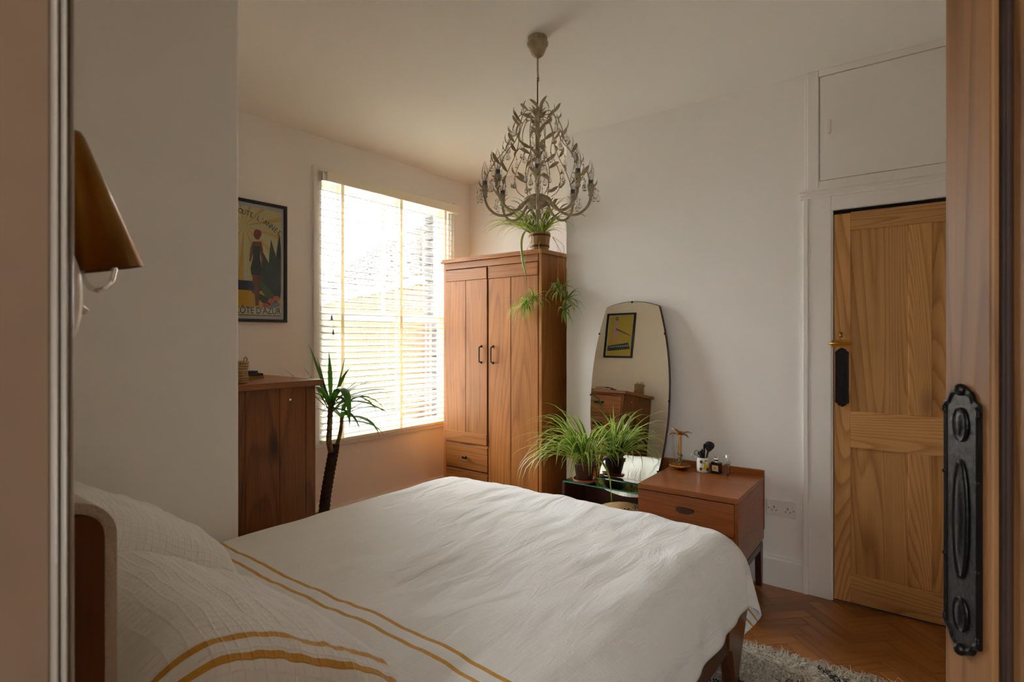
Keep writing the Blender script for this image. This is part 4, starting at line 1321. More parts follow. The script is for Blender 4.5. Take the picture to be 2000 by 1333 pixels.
for z, r in ((.030, .0685), (.105, .0760)):
    MB().lathe([(r, z - .006), (r + .001, z - .006), (r + .001, z + .006), (r, z + .006)], 32, cap=False).build('hoop', M['rod'], sp2)
MB().lathe([(0, .108), (.066, .106)], 20, cap=False).build('soil', M['soil'], sp2)
MB().lathe([(0, .002), (.060, .002)], 20, cap=False).build('pot_base', M['dark_pot'], sp2)
def block2(p):
    x, y, z = p.x + 3.238, p.y + 2.240, p.z + WH + .032
    return (x > 3.265 and y < 2.06) or (x > WXF - .026 and y > WY0 - .022 and z < WH + .022) or x > 3.78
n_up = 0
for k in range(900):
    az = rnd.uniform(0, 2 * PI); el = rnd.uniform(.35, 1.25); ln = rnd.uniform(.24, .44)
    if math.cos(az) > .3: ln *= .7
    dr_ = rnd.uniform(.14, .30)
    if k % 3: az = rnd.choice((rnd.uniform(R(95), R(200)), rnd.uniform(R(95), R(165)), rnd.uniform(R(225), R(290)))); ln = rnd.uniform(.32, .48)
    if math.cos(az) < -.25 or math.sin(az) < -.6: dr_ = rnd.uniform(.2, .36); el = rnd.uniform(.55, 1.1)
    else: el = rnd.uniform(.5, 1.1); dr_ = rnd.uniform(.10, .25)
    lf = leaf_obj(sp2, (rnd.uniform(-.03, .03), rnd.uniform(-.03, .03), .11), az, el, ln, rnd.uniform(.0075, .0115), dr_, M['leaf'], rnd, blocked=block2)
    n_up += lf is not None
    if n_up >= 80: break
# a long blade lying down the front of the wardrobe
bpts = [(-.05, .03, .12), (-.12, .035, .13), (-.175, .03, .06), (-.185, .02, -.04), (-.187, .0, -.13), (-.188, -.02, -.20)]
cp = catmull(bpts, 3)
MB().ribbon(cp, [.011 * min(1, (len(cp) - 1 - i) / 4 + .05) for i in range(len(cp))], [Vector((0, -1, .1))] * len(cp), .3).build('leaf', M['leaf'], sp2)
# runners with plantlets
def plantlet(anchor, n, seed, size, mat, out, spread=3.2):
    r2 = random.Random(seed)
    for k in range(int(n * 2.4)):
        az = out + r2.uniform(-spread / 2, spread / 2)
        el = r2.uniform(-.6, .9)
        leaf_obj(sp2, anchor, az, el, size * r2.uniform(.65, 1.3), r2.uniform(.005, .008), r2.uniform(.15, .42), mat, r2, blocked=block2)
# world targets for the runners, converted to local
def lw(x, y, z): return (x - 3.238, y - 2.240, z - (WH + .032))
fxw = WXF - .03
runs = [
    [(3.25, 2.27, 2.05), (3.16, 2.26, 2.00), (fxw - .012, 2.27, 1.90), (fxw - .008, 2.265, 1.70), (fxw - .012, 2.255, 1.565)],
    [(3.25, 2.22, 2.05), (3.15, 2.185, 1.98), (3.118, 2.155, 1.90), (3.120, 2.152, 1.60), (3.120, 2.150, 1.30)],
    [(3.30, 2.17, 2.05), (3.25, 2.10, 1.97), (3.235, 2.085, 1.88), (3.230, 2.08, 1.76), (3.228, 2.075, 1.655)],
    [(3.33, 2.18, 2.05), (3.31, 2.09, 1.98), (3.295, 2.075, 1.90), (3.265, 2.03, 1.78), (3.25, 2.02, 1.60)],
    [(3.31, 2.18, 2.05), (3.27, 2.10, 1.96), (3.26, 2.06, 1.88), (3.255, 2.045, 1.70), (3.25, 2.04, 1.58)],
]
for q, rn in enumerate(runs):
    MB().tube(catmull([lw(*p) for p in rn], 5), .0016, 5).build('runner', M['runner'], sp2)
plantlet(lw(fxw - .012, 2.262, 1.575), 15, 3, .17, M['leaf'], R(170), 3.4)
plantlet(lw(fxw - .014, 2.20, 1.62), 10, 4, .15, M['leaf'], R(215), 2.6)
plantlet(lw(3.222, 2.070, 1.67), 16, 5, .14, M['leaf_dark'], R(240), 2.8)
plantlet(lw(3.24, 2.015, 1.60), 13, 6, .15, M['leaf_dark'], R(265), 2.6)
plantlet(lw(3.235, 2.035, 1.53), 9, 8, .17, M['leaf_dark'], R(250), 2.4)

# ------------------------------------------------------------------ yucca
yu = thing('yucca', (1.965, 2.93, 0), 'tall yucca plant with bare ringed stem between chest and window', 'plant')
MB().lathe([(0, 0), (.11, 0), (.14, .23), (.15, .23), (.15, .26), (.135, .26), (.13, .235), (0, .235)], 28).build('pot', M['terracotta'], yu)
MB().lathe([(0, .24), (.132, .238)], 20, cap=False).build('soil', M['soil'], yu)
def ringed(pts, r0, r1, nm, mat):
    cp = catmull(pts, 8)
    # irregular rings
    dense = catmull([tuple(p) for p in cp], 3)
    n = len(dense)
    rad = [(r0 + (r1 - r0) * i / n) * (1 + .05 * (1 if i % 4 < 2 else -.6) + .03 * math.sin(i * 2.7)) for i in range(n)]
    return MB().tube(dense, rad, 10).build(nm, mat, yu)
ringed([(.0, 0, .20), (.015, .0, .36), (.045, .0, .52), (.075, .0, .66), (.078, 0, .69)], .032, .030, 'stem', M['trunk_dark'])
ringed([(.050, -.01, .655), (.035, -.01, .72), (.040, -.01, .82), (.046, -.01, .95)], .017, .015, 'branch', M['trunk'])
ringed([(.085, .0, .66), (.115, .01, .71), (.135, .012, .78), (.14, .012, .86)], .012, .010, 'branch', M['trunk'])
rnd = random.Random(5)
def yleaf(base, az, el, ln, w, dr):
    n = 10; ln *= 1.15; w *= 1.15
    pts, sd = leaf_curve(base, az, el, ln, dr, n, rnd.uniform(-.2, .2))
    wid = [w * min(1, .45 + 1.9 * i / n) * min(1, (n - 1 - i) / 4 + .03) for i in range(n)]
    MB().ribbon(pts, wid, sd, .45).build('leaf', M['yucca_leaf'], yu)
# main crown; camera-right direction in the world is about azimuth -52 degrees
CR = R(-52.5)
top = (.046, -.01, .955)
for az, el, ln, w, dr in ((CR + PI, .80, .34, .009, .02), (CR + PI - .3, 1.20, .34, .013, .02), (CR, 1.35, .31, .013, .01),
                          (CR, .95, .30, .011, .10), (CR + .15, .70, .34, .012, .09), (CR - .2, .60, .38, .016, .13),
                          (CR + .3, .40, .36, .015, .11), (CR - .5, .8, .38, .015, .30), (CR - .25, .6, .36, .014, .24),
                          (CR + PI, 1.12, .27, .013, .03), (CR + 1.3, 1.1, .28, .012, .1), (CR + 2.2, .8, .28, .012, .16),
                          (CR - 1.6, .9, .30, .013, .2), (CR - .95, .95, .46, .023, .52), (CR + PI + .4, .5, .24, .012, .22),
                          (CR + 1.9, 1.2, .3, .012, .05), (CR - .9, .45, .32, .013, .2), (CR + PI - .2, 1.35, .26, .012, .02),
                          (CR + .5, .85, .30, .011, .2), (CR - .1, .2, .34, .014, .16), (CR + PI + 1.0, .7, .26, .012, .2), (CR - .6, .2, .28, .012, .25)):
    yleaf((top[0] + rnd.uniform(-.008, .008), top[1] + rnd.uniform(-.008, .008), top[2] - rnd.uniform(0, .07)), az, el, ln, w, dr)
for az, el, ln, w, dr in ((CR, .6, .30, .018, .24), (CR - .4, .3, .30, .018, .24), (CR + .4, .8, .22, .013, .2), (CR + PI, .9, .20, .013, .15),
                          (CR - 1.2, .7, .24, .016, .22), (CR + 1.6, .9, .22, .014, .2), (CR + .1, .1, .26, .016, .18), (CR + 2.5, .6, .2, .013, .2)):
    yleaf((.14, .012, .865 - rnd.uniform(0, .04)), az, el, ln, w, dr)

# ------------------------------------------------------------------ dressing table, mirror
TH_ = .589
tb = thing('dressing_table', (2.7113, .7525, 0), 'mid-century teak dressing table with drawers, glass centre shelf and back rail', 'dressing table', None, R(1.63))
# local: x = depth towards the wall, y = along the wall
TD = .545
PW1 = .4965
TL = 1.10
def ped(y0, y1):
    MB().box(0, TD, y0, y1, TH_ - .026, TH_, .002).build('top', M['teak_y'], tb)
    MB().box(.004, TD, y0, y0 + .018, .25, TH_ - .028, .0015).build('side_panel', M['teak_x'], tb)
    MB().box(.004, TD, y1 - .018, y1, .25, TH_ - .028, .0015).build('side_panel', M['teak_x'], tb)
    MB().box(.02, TD, y0 + .018, y1 - .018, .25, .262).build('base_panel', M['teak_dark'], tb)
    MB().box(.03, TD - .01, y0 + .018, y1 - .018, .262, TH_ - .03).build('carcass', M['teak_dark'], tb)
    zs = (.256, .402, TH_ - .030)
    for a, b2 in ((zs[0], zs[1] - .002), (zs[1] + .002, zs[2])):
        d = MB().box(.0, .02, y0 + .0185, y1 - .002, a, b2, .0015).build('drawer', M['teak_y'], tb)
        zc = (a + b2) / 2 + .012; yc = (y0 + y1) / 2
        hl = .042
        pts = [(yc - hl, zc - .004), (yc - hl * .6, zc - .013), (yc, zc - .016), (yc + hl * .6, zc - .013), (yc + hl, zc - .004), (yc + hl, zc + .007), (yc + hl * .5, zc + .011), (yc, zc + .012), (yc - hl * .5, zc + .011), (yc - hl, zc + .007)]
        MB().prism(pts, 'X', -.018, .0).build('lip_handle', M['teak_dark'], d)
ped(0, PW1)
MB().box(.245, TD - .02, TL - .022, TL - .002, .02, .449, .002).build('end_panel', M['teak_dark'], tb)
MB().box(TD - .034, TD - .018, PW1, TL - .022, .02, .40, .002).build('lower_back_panel', M['teak_dark'], tb)
MB().box(TD - .016, TD, -.004, TL, .30, TH_ + .032, .003).build('back_rail', M['teak_y'], tb)
gl = MB().box(.262, TD - .105, PW1 + .002, TL, .450, .456).build('glass_shelf', M['shelf_glass'], tb)
for x in (.2605, TD - .1065):
    MB().box(x, x + .003, PW1 + .002, TL, .4495, .4565).build('glass_edge', M['glass_edge'], gl)
# leg frames
for y in (.004, PW1 - .034):
    MB().prism([(.045, .222), (.100, .222), (.080, 0), (.055, 0)], 'Y', y, y + .030).build('leg', M['teak_dark'], tb)
    MB().prism([(TD - .065, .222), (TD - .008, .222), (TD - .014, 0), (TD - .044, 0)], 'Y', y, y + .030).build('leg', M['teak_dark'], tb)
    MB().prism([(.045, .236), (TD - .008, .236), (TD - .008, .175), (TD - .075, .200), (.110, .200), (.045, .175)], 'Y', y + .002, y + .028).build('stretcher', M['teak_dark'], tb)
MB().box(.08, TD - .06, .03, PW1 - .03, .225, .252).build('leg_rail', M['teak_dark'], tb)

# mirror leaning on the wall
def barrel(n=24):
    pts = []
    hw, hh_ = .272, .605
    # right side from bottom to top, then arched top
    side = []
    for i in range(n + 1):
        t = -1 + 2 * i / n
        side.append((.185 + (hw - .185) * (1 - abs(t) ** 2.1), t * (hh_ - .035)))
    top_ = []
    for i in range(1, 12):
        t = 1 - 2 * i / 12
        top_.append((.185 * t, hh_ - .035 + .035 * (1 - t * t)))
    pts = side + top_ + [(-a, b2) for a, b2 in reversed(side)] + [(-a, -b2) for a, b2 in top_]
    return pts
mir = thing('mirror', (3.198, 1.548, .967), 'tall barrel-shaped frameless mirror leaning against the chimney breast', 'mirror')
mir.rotation_euler = (0, R(5.3), R(-3.3))
bp_ = barrel()
m = MB().prism([(-a, b2) for a, b2 in bp_], 'X', .004, .022); m.build('backing_board', M['teak_dark'], mir)
m = MB().add([(0, -a * .985, b2 * .993) for a, b2 in bp_], [tuple(range(len(bp_)))[::-1]]); 
m = MB().prism([(-a * .99, b2 * .995) for a, b2 in bp_], 'X', 0, .004); m.build('glass_plate', M['mirror'], mir)
for a, b2 in ((0, .6), (.228, .40), (-.228, .40), (.272, -.0), (-.272, 0), (.22, -.42), (-.22, -.42)):
    MB().box(-.003, .012, a - .005, a + .005, b2 - .006, b2 + .006, .002).build('clip', M['black_iron'], mir)

# basket under the table
bk = thing('woven_basket', (2.87, 1.418, 0), 'round straw basket with black checks under the dressing table', 'basket')
m, nt, b = new_mat('black_check_straw')
tcx = nt.nodes.new('ShaderNodeTexCoord'); ck = nt.nodes.new('ShaderNodeTexChecker'); ck.inputs['Scale'].default_value = 60
ck.inputs['Color1'].default_value = col4(srgb(24, 20, 16)); ck.inputs['Color2'].default_value = col4(srgb(190, 160, 112))
nt.links.new(tcx.outputs['Object'], ck.inputs['Vector']); nt.links.new(ck.outputs['Color'], b.inputs['Base Color']); setp(b, rough=0.85); M['check'] = m
MB().lathe([(0, .005), (.12, .005), (.15, .10), (.155, .34), (.15, .37), (0, .37)], 30).build('body', M['wicker_gold'], bk)
MB().lathe([(.0, .408), (.05, .404), (.10, .392), (.14, .378), (.155, .364)], 30, cap=False).build('lid', M['wicker_gold'], bk)
for k in range(3):
    a0 = R(200 + 60 * k); v = []; f = []
    for i in range(13):
        a = a0 + R(i * 3.2)
        for r, z in ((.06, .4025), (.10, .3925), (.14, .3785)): v.append((r * math.cos(a), r * math.sin(a), z + .001))
    for i in range(12):
        for q in range(2): f.append((i * 3 + q, i * 3 + q + 1, i * 3 + q + 4, i * 3 + q + 3))
    MB().add(v, f, True).build('check_pattern', M['check'], bk)

# ------------------------------------------------------------------ things on the dressing table
def on_table(lx, ly, z=TH_ + .0006):
    a = R(1.63)
    lx += .545 - .575
    return (2.7113 + lx * math.cos(a) - ly * math.sin(a), .7525 + lx * math.sin(a) + ly * math.cos(a), z)
js = thing('jewellery_stand', on_table(.46, .425), 'gold palm-tree jewellery stand with dish on the dressing table', 'jewellery stand')
MB().lathe([(0, .008), (.012, .008), (.03, .010), (.048, .018), (.058, .026), (.060, .025), (.050, .013), (.03, .003), (.0, 0)], 36, wob=lambda a: 1 + .05 * math.cos(8 * a)).build('dish', M['gold'], js)
tp = [(0, 0, .006), (.002, 0, .04), (-.003, .0, .09), (0, 0, .15), (.002, 0, .195)]
cp = catmull(tp, 8)
MB().tube(cp, [.0085 * (1 + .14 * (i % 2)) * (1 - .25 * i / len(cp)) for i in range(len(cp))], 10).build('trunk', M['gold'], js)
for k, (az, el, dr) in enumerate(((0.2, .5, .22), (1.2, .75, .20), (2.2, .35, .2), (3.3, .6, .22), (4.2, .30, .20), (5.3, .5, .2))):
    n = 8
    pts, sd = leaf_curve((0, 0, .192), az, el, .075, dr, n)
    wid = [.011 * math.sin(PI * (.12 + .86 * i / (n - 1))) for i in range(n)]
    o = MB().ribbon(pts, wid, sd, -.5).build('frond', M['gold'], js)
    md = o.modifiers.new('t', 'SOLIDIFY'); md.thickness = .0014
nk = MB().tube(catmull([(-.02, .038, .195), (-.021, .040, .15), (-.018, .038, .10), (-.012, .032, .065), (-.010, .030, .06), (-.008, .028, .068), (-.010, .03, .12), (-.014, .034, .194)], 6), .0009, 5)
nk = nk.build('necklace', M['gold'], None, label='fine gold necklace hanging from the palm jewellery stand', cat='necklace'); nk.location = on_table(.46, .425)
bdn = thing('bead_bracelet', on_table(.46, .425, TH_ + .02), 'green bead bracelet wound round the trunk of the jewellery stand', 'bracelet')
b0 = MB().sphere((0, 0, 0), .0042, 10, 6).build('bead', M['green_bead'], bdn)
b0.location = (.011, 0, .01)
for k in range(1, 22):
    a = k * .72
    inst(b0, bdn, (.0115 * math.cos(a), .0115 * math.sin(a), .01 + k * .0030))

cu = thing('brush_pot', on_table(.475, .300), 'white ceramic pot with lemon print on the dressing table', 'pot')
MB().lathe([(0, 0), (.030, 0), (.033, .004), (.033, .078), (.030, .080), (.0285, .078), (.0285, .006), (0, .006)], 32).build('body', M['cup'], cu)
def decal(parent, nm, a0, z0, wa, hz, mat, r=.0333):
    v = []; n = 14
    v.append((r * math.cos(a0), r * math.sin(a0), z0))
    for i in range(n):
        t = 2 * PI * i / n; a = a0 + wa * math.cos(t); z = z0 + hz * math.sin(t)
        v.append((r * math.cos(a), r * math.sin(a), z))
    MB().add(v, [(0, 1 + i, 1 + (i + 1) % n) for i in range(n)], True).build(nm, mat, parent)
ca = R(216)
decal(cu, 'lemon_print', ca, .038, .52, .022, M['lemon'])
decal(cu, 'lemon_print', ca + .28, .032, .30, .015, M['lemon'], .0336)
decal(cu, 'leaf_print', ca - .55, .060, .26, .009, M['leafprint'])
decal(cu, 'leaf_print', ca - .6, .020, .22, .009, M['leafprint'])
decal(cu, 'leaf_print', ca + .55, .018, .28, .010, M['leafprint'], .0339)
decal(cu, 'leaf_print', ca + .25, .066, .30, .004, M['leafprint'], .0339)
cw = Vector(on_table(.475, .300))
CRv = Vector((math.cos(CR), math.sin(CR), 0))
def in_pot(name, label, cat, base_off, tip_off, z1, parts, group=None):
    o = thing(name, (cw.x, cw.y, cw.z + .008), label, cat, group)
    return o
br = thing('makeup_brush', tuple(cw + Vector((0, 0, .008))), 'large black powder brush with domed bristles in the lemon pot', 'brush')
p0 = CRv * .002; p1 = CRv * .030 + Vector((0, 0, .105))
MB().tube([p0, p1], [.004, .006], 10).build('handle', M['teak_dark'], br)
dirv = (p1 - p0).normalized()
bp2 = [p1 + dirv * t for t in (0, .012, .028, .042, .052, .056)]
MB().tube(bp2, [.008, .017, .025, .026, .018, .004], 16).build('bristles', M['bristle'], br)
for lab, off, tip, h, r in (('tall slim black pencil upright in the lemon pot', .004, .008, .150, .0055), ('black mascara tube leaning left in the lemon pot', -.006, -.014, .110, .007), ('short black eyeliner at the back of the lemon pot', -.012, -.022, .102, .005), ('stubby black brush handle in the lemon pot', .0, -.006, .120, .005)):
    o = thing('cosmetic_pencil', tuple(cw + Vector((0, 0, .008))), lab, 'pencil', 'cosmetic pencils in the lemon pot')
    a = CRv * off; b2 = CRv * tip + Vector((0, 0, h))
    bk_ = Vector((-CRv.y, CRv.x, 0)) * (.008 if 'back' in lab else -.004)
    MB().tube([a + bk_, a + bk_ + (b2 - a) * .96], r, 10).build('barrel', M['bristle'], o)
    MB().tube([a + bk_ + (b2 - a) * .96, b2 + bk_], [r, r * .4], 10).build('cap', M['black_paint'], o)
sc = thing('scissors', tuple(cw + Vector((0, 0, .008))), 'small scissors with ring handles hanging out of the lemon pot', 'scissors')
for dx_, dz_, mt in ((-.050, .082, 'chrome'), (-.034, .096, 'bristle')):
    c0 = CRv * dx_ + Vector((0, 0, dz_))
    ring = [c0 + CRv * .013 * math.cos(2 * PI * i / 18) + Vector((0, 0, .014 * math.sin(2 * PI * i / 18))) for i in range(19)]
    MB().tube(ring, .0017, 6, caps=False).build('ring_handle', M[mt], sc)
    MB().tube([c0 + CRv * .010 - Vector((0, 0, .008)), CRv * -.012 + Vector((0, 0, .05)), Vector((0, 0, .01))], .002, 6).build('blade', M['chrome'], sc)

pb = thing('perfume_bottle', on_table(.478, .226), 'square black perfume bottle with cream label and silver stopper', 'bottle', None, R(-8))
MB().box(-.016, .016, -.026, .026, 0, .062, .003).build('bottle', M['black_glass'], pb)
MB().box(-.0168, -.0158, -.018, .018, .014, .046).build('label', M['label'], pb)
MB().box(-.0170, -.0166, -.003, .003, .027, .033).build('label_mark', M['bristle'], pb)
MB().lathe([(.008, .062), (.009, .072), (.0145, .074), (.016, .080), (.014, .087), (.006, .091), (0, .092)], 20).build('stopper', M['chrome'], pb)
pb2 = thing('perfume_bottle', on_table(.480, .168), 'slim clear perfume bottle with tall silver cap', 'bottle', None, R(-8))
MB().box(-.012, .012, -.0145, .0145, 0, .075, .003).build('bottle', M['bulb_glass'], pb2)
MB().box(-.008, .008, -.0105, .0105, .010, .060, .002).build('perfume', M['amber'], pb2)
MB().lathe([(.0085, .075), (.0085, .110), (.0075, .111), (0, .111)], 20).build('cap', M['chrome'], pb2)

# ------------------------------------------------------------------ chandelier
CXc, CYc = 2.114, 1.474
cd = thing('chandelier', (CXc, CYc, ZC), 'cream metal leaf chandelier with eight candle bulbs and crystal drops', 'chandelier')
def zz(z): return z - ZC
MB().lathe([(.0, 0), (.039, 0), (.040, -.020), (.046, -.022), (.049, -.030), (.0475, -.038), (.042, -.046), (.034, -.066), (.028, -.080), (.020, -.088), (.010, -.093), (0, -.094)], 32).build('ceiling_rose', M['cream_metal'], cd)
for k in range(12):
    a = 2 * PI * k / 12
    MB().box(-.001, .002, -.0075, .0075, -.020, -.001, .0008).xf(Matrix.Rotation(a, 4, 'Z') @ Matrix.Translation((.041, 0, 0))).build('rose_rib', M['cream_metal'], cd)
MB().tube(catmull([(0, 0, -.09), (.001, 0, -.15), (.004, 0, -.178), (.008, 0, -.192), (.004, 0, -.201), (0, 0, -.192)], 5), .0042, 8).build('hook', M['cream_metal'], cd)
MB().tube([(0, 0, -.186), (0, 0, zz(2.36))], .0030, 8).build('rod', M['rod'], cd)
MB().lathe([(0, zz(2.385)), (.010, zz(2.38)), (.014, zz(2.355)), (.011, zz(2.33)), (.010, zz(2.20)), (.007, zz(2.05)), (.010, zz(2.0)), (0, zz(1.99))], 16).build('column', M['cream_metal'], cd)
MB().lathe([(0, zz(2.005)), (.030, zz(2.0)), (.058, zz(1.985)), (.064, zz(1.972)), (.050, zz(1.955)), (.020, zz(1.935)), (0, zz(1.932))], 24).build('bowl', M['cream_metal'], cd)
def mleaf(parent, base, d, up, ln, w, nm='leaf'):
    d = Vector(d).normalized(); s = d.cross(Vector(up)); s = s.normalized() if s.length > 1e-4 else d.orthogonal()
    nrm = s.cross(d)
    ln *= 1.15; w *= .72
    n = 6; pts = []; wid = []
    for i in range(n):
        t = i / (n - 1)
        pts.append(Vector(base) + d * ln * t + nrm * ln * .16 * math.sin(PI * t * .9))
        wid.append(w * math.sin(PI * (.06 + .92 * t)) ** .8)
    return MB().ribbon(pts, wid, [s] * n, .3).build(nm, M['cream_metal'], parent)
def crystal(parent, p, ln=.034, r=.0115, str_=.013):
    ln *= 1.25
    c = MB()
    prof = [(.0004, 0), (r * .25, -ln * .15), (r * .55, -ln * .42), (r, -ln * .74), (r * .72, -ln * .93), (.0004, -ln)]
    c.lathe(prof, 7, (p[0], p[1], p[2] - str_), smooth=False, cap=False)
    o = c.build('crystal_drop', M['crystal'], parent)
    MB().sphere((p[0], p[1], p[2] - str_ * .55), .0036, 7, 5).build('bead', M['crystal'], o)
    MB().tube([(p[0], p[1], p[2] + .001), (p[0], p[1], p[2] - str_)], .0005, 4).build('wire', M['rod'], o)
    return o
fa = math.atan2(-CYc, -CXc)                # direction of the camera
rnd = random.Random(11)
def pol(a, r, z): return (r * math.cos(a), r * math.sin(a), z)
# crown of upright leaves
for k in range(10):
    a = fa + 2 * PI * k / 10
    mleaf(cd, pol(a, .008, zz(2.345)), (math.cos(a) * .6, math.sin(a) * .6, .8), (0, 0, 1), .055, .012, 'crown_leaf')
NA = 8
RA = .243
for k in range(NA):
    a = fa + 2 * PI * k / NA
    prof = [(.050, 1.972), (.075, 1.955), (.105, 1.922), (.145, 1.906), (.185, 1.910), (.220, 1.935), (.238, 1.965), (RA, 1.990)]
    arm = MB().tube(catmull([pol(a, r, zz(z)) for r, z in prof], 5), [.0062] * (7 * 5 + 1), 9).build('arm', M['cream_metal'], cd)
    c0 = pol(a, RA, 0)
    MB().lathe([(.004, zz(1.985)), (.012, zz(1.992)), (.013, zz(1.998)), (.009, zz(2.002)), (.0115, zz(2.006)), (.0145, zz(2.046)), (.0, zz(2.046))], 14, c0).build('candle_cup', M['candle'], arm)
    MB().lathe([(.0115, zz(2.046)), (.0115, zz(2.066)), (.0, zz(2.066))], 14, c0).build('bulb_collar', M['collar'], arm)
    MB().lathe([(.0105, zz(2.066)), (.0150, zz(2.080)), (.0165, zz(2.095)), (.0145, zz(2.115)), (.0085, zz(2.138)), (.003, zz(2.155)), (0, zz(2.160))], 16, c0, cap=False).build('bulb', M['bulb_glass'], arm)
    MB().lathe([(.005, zz(2.066)), (.004, zz(2.085)), (.002, zz(2.092)), (0, zz(2.092))], 8, c0, cap=False).build('bulb_stem', M['filament'], arm)
    for q in range(5):
        b2 = a + 2 * PI * q / 5 + .3
        mleaf(arm, (c0[0] + .006 * math.cos(b2), c0[1] + .006 * math.sin(b2), zz(1.992)), (math.cos(b2) * .55, math.sin(b2) * .55, .8), (0, 0, 1), .042, .010)
    for q in range(3):
        b2 = a + (-1.0, 0.05, 1.05)[q]
        tip = (c0[0] + .034 * math.cos(b2), c0[1] + .034 * math.sin(b2), zz(2.022))
        MB().tube(catmull([(c0[0], c0[1], zz(1.996)), (c0[0] + .016 * math.cos(b2), c0[1] + .016 * math.sin(b2), zz(2.018)), tip], 4), .0012, 5).build('crystal_wire', M['cream_metal'], arm)
        crystal(arm, tip, .030 if q != 1 else .036)
    mleaf(arm, pol(a, .17, zz(1.905)), (math.cos(a + .4), math.sin(a + .4), -.12), (0, 0, 1), .05, .008)
    mleaf(arm, pol(a, .10, zz(1.93)), (math.cos(a - .5), math.sin(a - .5), .35), (0, 0, 1), .05, .011)
    # frond from the crown arching out and down to the arm end
    af = a + PI / NA * .25
    fp = [(.012, 2.352), (.045, 2.372), (.085, 2.360), (.110, 2.315), (.124, 2.255), (.150, 2.205), (.190, 2.160), (.225, 2.105), (.246, 2.045), (.246, 1.992)]
    cpf = catmull([pol(af - (PI / NA * .25) * (i / 9), r, zz(z)) for i, (r, z) in enumerate(fp)], 4)
    fro = MB().tube(cpf, .0021, 6).build('frond', M['cream_metal'], cd)
    for ti, sg in ((6, 1), (9, -1), (14, 1), (18, -1), (20, 1), (25, -1), (29, 1), (33, -1)):
        p = cpf[ti]; t = (cpf[ti + 1] - cpf[ti - 1]).normalized()
        side = t.cross(Vector((math.cos(a), math.sin(a), 0))).normalized() * sg
        updir = Vector((math.cos(a), math.sin(a), .4))
        dd = -t * (.75 if ti > 12 else .4) + side * .55 + updir * .45 + Vector((0, 0, .35 if ti < 12 else 0))
        mleaf(fro, p, dd, updir, rnd.uniform(.042, .062), rnd.uniform(.009, .013))
        if ti in (14, 20, 25, 29):
            q1 = p + side * .016 + updir * .012 + Vector((0, 0, .012)); q2 = p + side * .028 + updir * .014 + Vector((0, 0, .002))
            MB().tube(catmull([p, q1, q2], 4), .0011, 5).build('crystal_wire', M['cream_metal'], fro)
            crystal(fro, q2, rnd.uniform(.028, .036))
# inner stems from the crown down to the bowl
for k in range(6):
    a = fa + 2 * PI * (k + .5) / 6
    fp = [(.012, 2.345), (.050, 2.335), (.070, 2.27), (.060, 2.20), (.085, 2.14), (.105, 2.08), (.095, 2.02), (.062, 1.99)]
    cpf = catmull([pol(a, r, zz(z)) for r, z in fp], 4)
    fro = MB().tube(cpf, .0018, 6).build('inner_stem', M['cream_metal'], cd)
    for ti, sg in ((4, 1), (10, -1), (14, 1), (19, -1), (23, 1)):
        p = cpf[ti]; t = (cpf[ti + 1] - cpf[ti - 1]).normalized()
        side = t.cross(Vector((math.cos(a), math.sin(a), 0))).normalized() * sg
        mleaf(fro, p, -t * .5 + side * .7 + Vector((math.cos(a), math.sin(a), 0)) * .2, (math.cos(a), math.sin(a), .3), .05, .012)
    crystal(fro, tuple(cpf[12]), .032); crystal(fro, tuple(cpf[20]), .030)
for k in range(6):
    a = fa + 2 * PI * k / 6 + .4
    MB().tube(catmull([pol(a, .03, zz(1.945)), pol(a, .05, zz(1.935)), pol(a, .052, zz(1.925))], 4), .0012, 5).build('crystal_wire', M['cream_metal'], cd)
    crystal(cd, pol(a, .052, zz(1.926)), .034)
    mleaf(cd, pol(a + .5, .02, zz(1.94)), (math.cos(a + .5), math.sin(a + .5), -.6), (0, 0, 1), .045, .012)
MB().lathe([(.009, zz(1.935)), (.010, zz(1.92)), (.006, zz(1.905)), (.0075, zz(1.90)), (.004, zz(1.865)), (0, zz(1.845))], 12).build('finial', M['cream_metal'], cd)

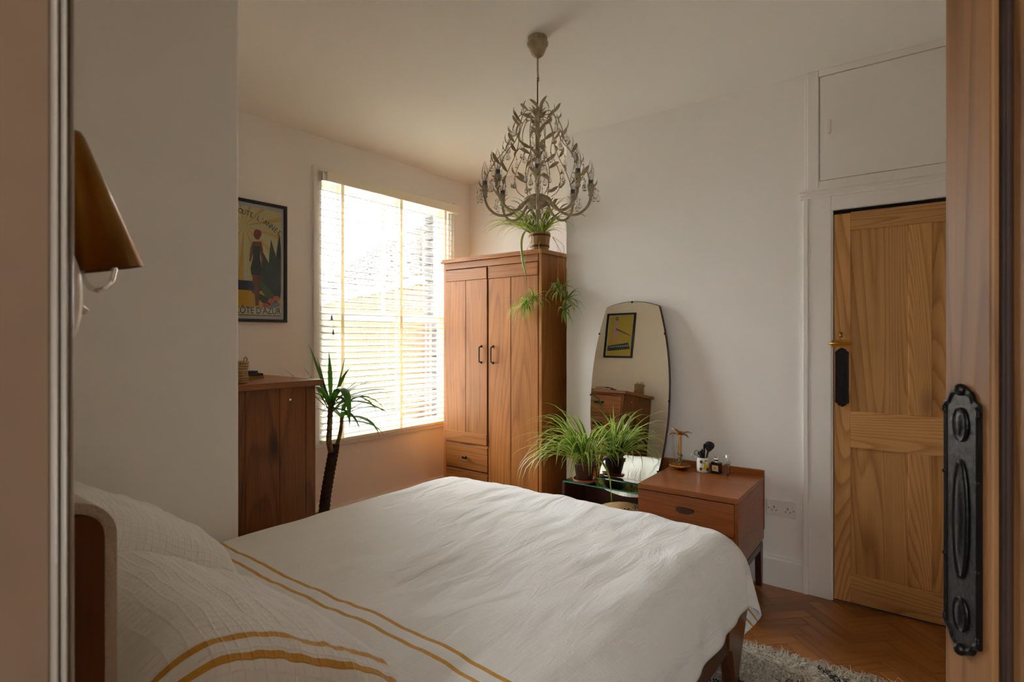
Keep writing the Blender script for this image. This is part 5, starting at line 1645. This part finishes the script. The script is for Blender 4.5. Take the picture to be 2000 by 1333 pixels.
# ------------------------------------------------------------------ shaggy rug
rg = thing('shaggy_rug', (2.0, .0, 0), 'cream shaggy wool rug with charcoal lines beside the bed', 'rug')
RX0, RX1, RY0, RY1 = -.75, .52, -.55, 1.02
RA_ = R(4)
rg.rotation_euler = (0, 0, RA_)
rg.location = (2.06, .22, 0)
RX0, RX1, RY0, RY1 = -.9, .50, -.95, .62
MB().box(RX0, RX1, RY0, RY1, .001, .010, .003).build('backing', M['rug'], rg)
tuft = MB(); tuftd = MB()
rnd = random.Random(2)
def strand(m, x, y, z, az, ln, w, el0):
    n = 4
    p = Vector((x, y, z)); e = el0; v = []
    for i in range(n):
        s = Vector((-math.sin(az), math.cos(az), 0)) * w * (1 - .25 * i / n)
        v += [p - s, p + s]
        p = p + Vector((math.cos(az) * math.cos(e), math.sin(az) * math.cos(e), math.sin(e))) * ln / (n - 1)
        e -= rnd.uniform(.5, 1.0)
        az += rnd.uniform(-1.2, 1.2)
        if p.z < .003: p.z = .003
    m.add(v, [(2 * i, 2 * i + 1, 2 * i + 3, 2 * i + 2) for i in range(n - 1)], True)
def dark_line(x, y):
    # loose diamond lattice of charcoal lines
    a = (x * 1.0 + y * .6) / .42; b2 = (x * 1.0 - y * .6) / .42
    wob = .05 * math.sin(y * 23)
    return abs((a + wob) - round(a + wob)) < .05 or abs((b2 + wob) - round(b2 + wob)) < .05
for k in range(26000):
    x, y = rnd.uniform(RX0, RX1), rnd.uniform(RY0, RY1)
    if x < -.35 and rnd.random() < .6: continue
    strand(tuftd if dark_line(x, y) else tuft, x, y, .008, rnd.uniform(0, 2 * PI), rnd.uniform(.020, .036), .0030, rnd.uniform(.3, 1.2))
tuft.build('wool_pile', M['rug'], rg, kind='stuff')
tuftd.build('charcoal_pile', M['rug_dark'], rg, kind='stuff')
fri = MB()
for k in range(1500):
    x = RX1 + rnd.uniform(-.01, .01); y = rnd.uniform(RY0, RY1)
    strand(fri, x, y, .010, rnd.gauss(0, .45), rnd.uniform(.04, .09), .0014, rnd.uniform(.0, .7))
for k in range(1200):
    x = rnd.uniform(RX0, RX1)
    strand(fri, x, RY0, .010, rnd.gauss(-PI / 2, .4), rnd.uniform(.03, .06), .0014, rnd.uniform(.0, .7))
fri.build('fringe', M['rug'], rg, kind='stuff')

# ------------------------------------------------------------------ unseen lamp added behind the camera to brighten hall and jamb
hl = thing('hall_fill_lamp', (-.55, .1, ZC), 'round opal fill lamp added in the unseen hall', 'lamp')
m, nt, b = new_mat('opal_glass_lit')
b.inputs['Base Color'].default_value = (.9, .85, .75, 1)
b.inputs['Emission Color'].default_value = (1.0, .86, .70, 1)
b.inputs['Emission Strength'].default_value = 8.0
M['opal'] = m
MB().lathe([(.0, 0), (.07, 0), (.07, -.02), (0, -.02)], 24).build('ceiling_plate', M['white_plastic'], hl)
MB().sphere((0, 0, -.10), .10, 20, 12).build('opal_globe', M['opal'], hl)
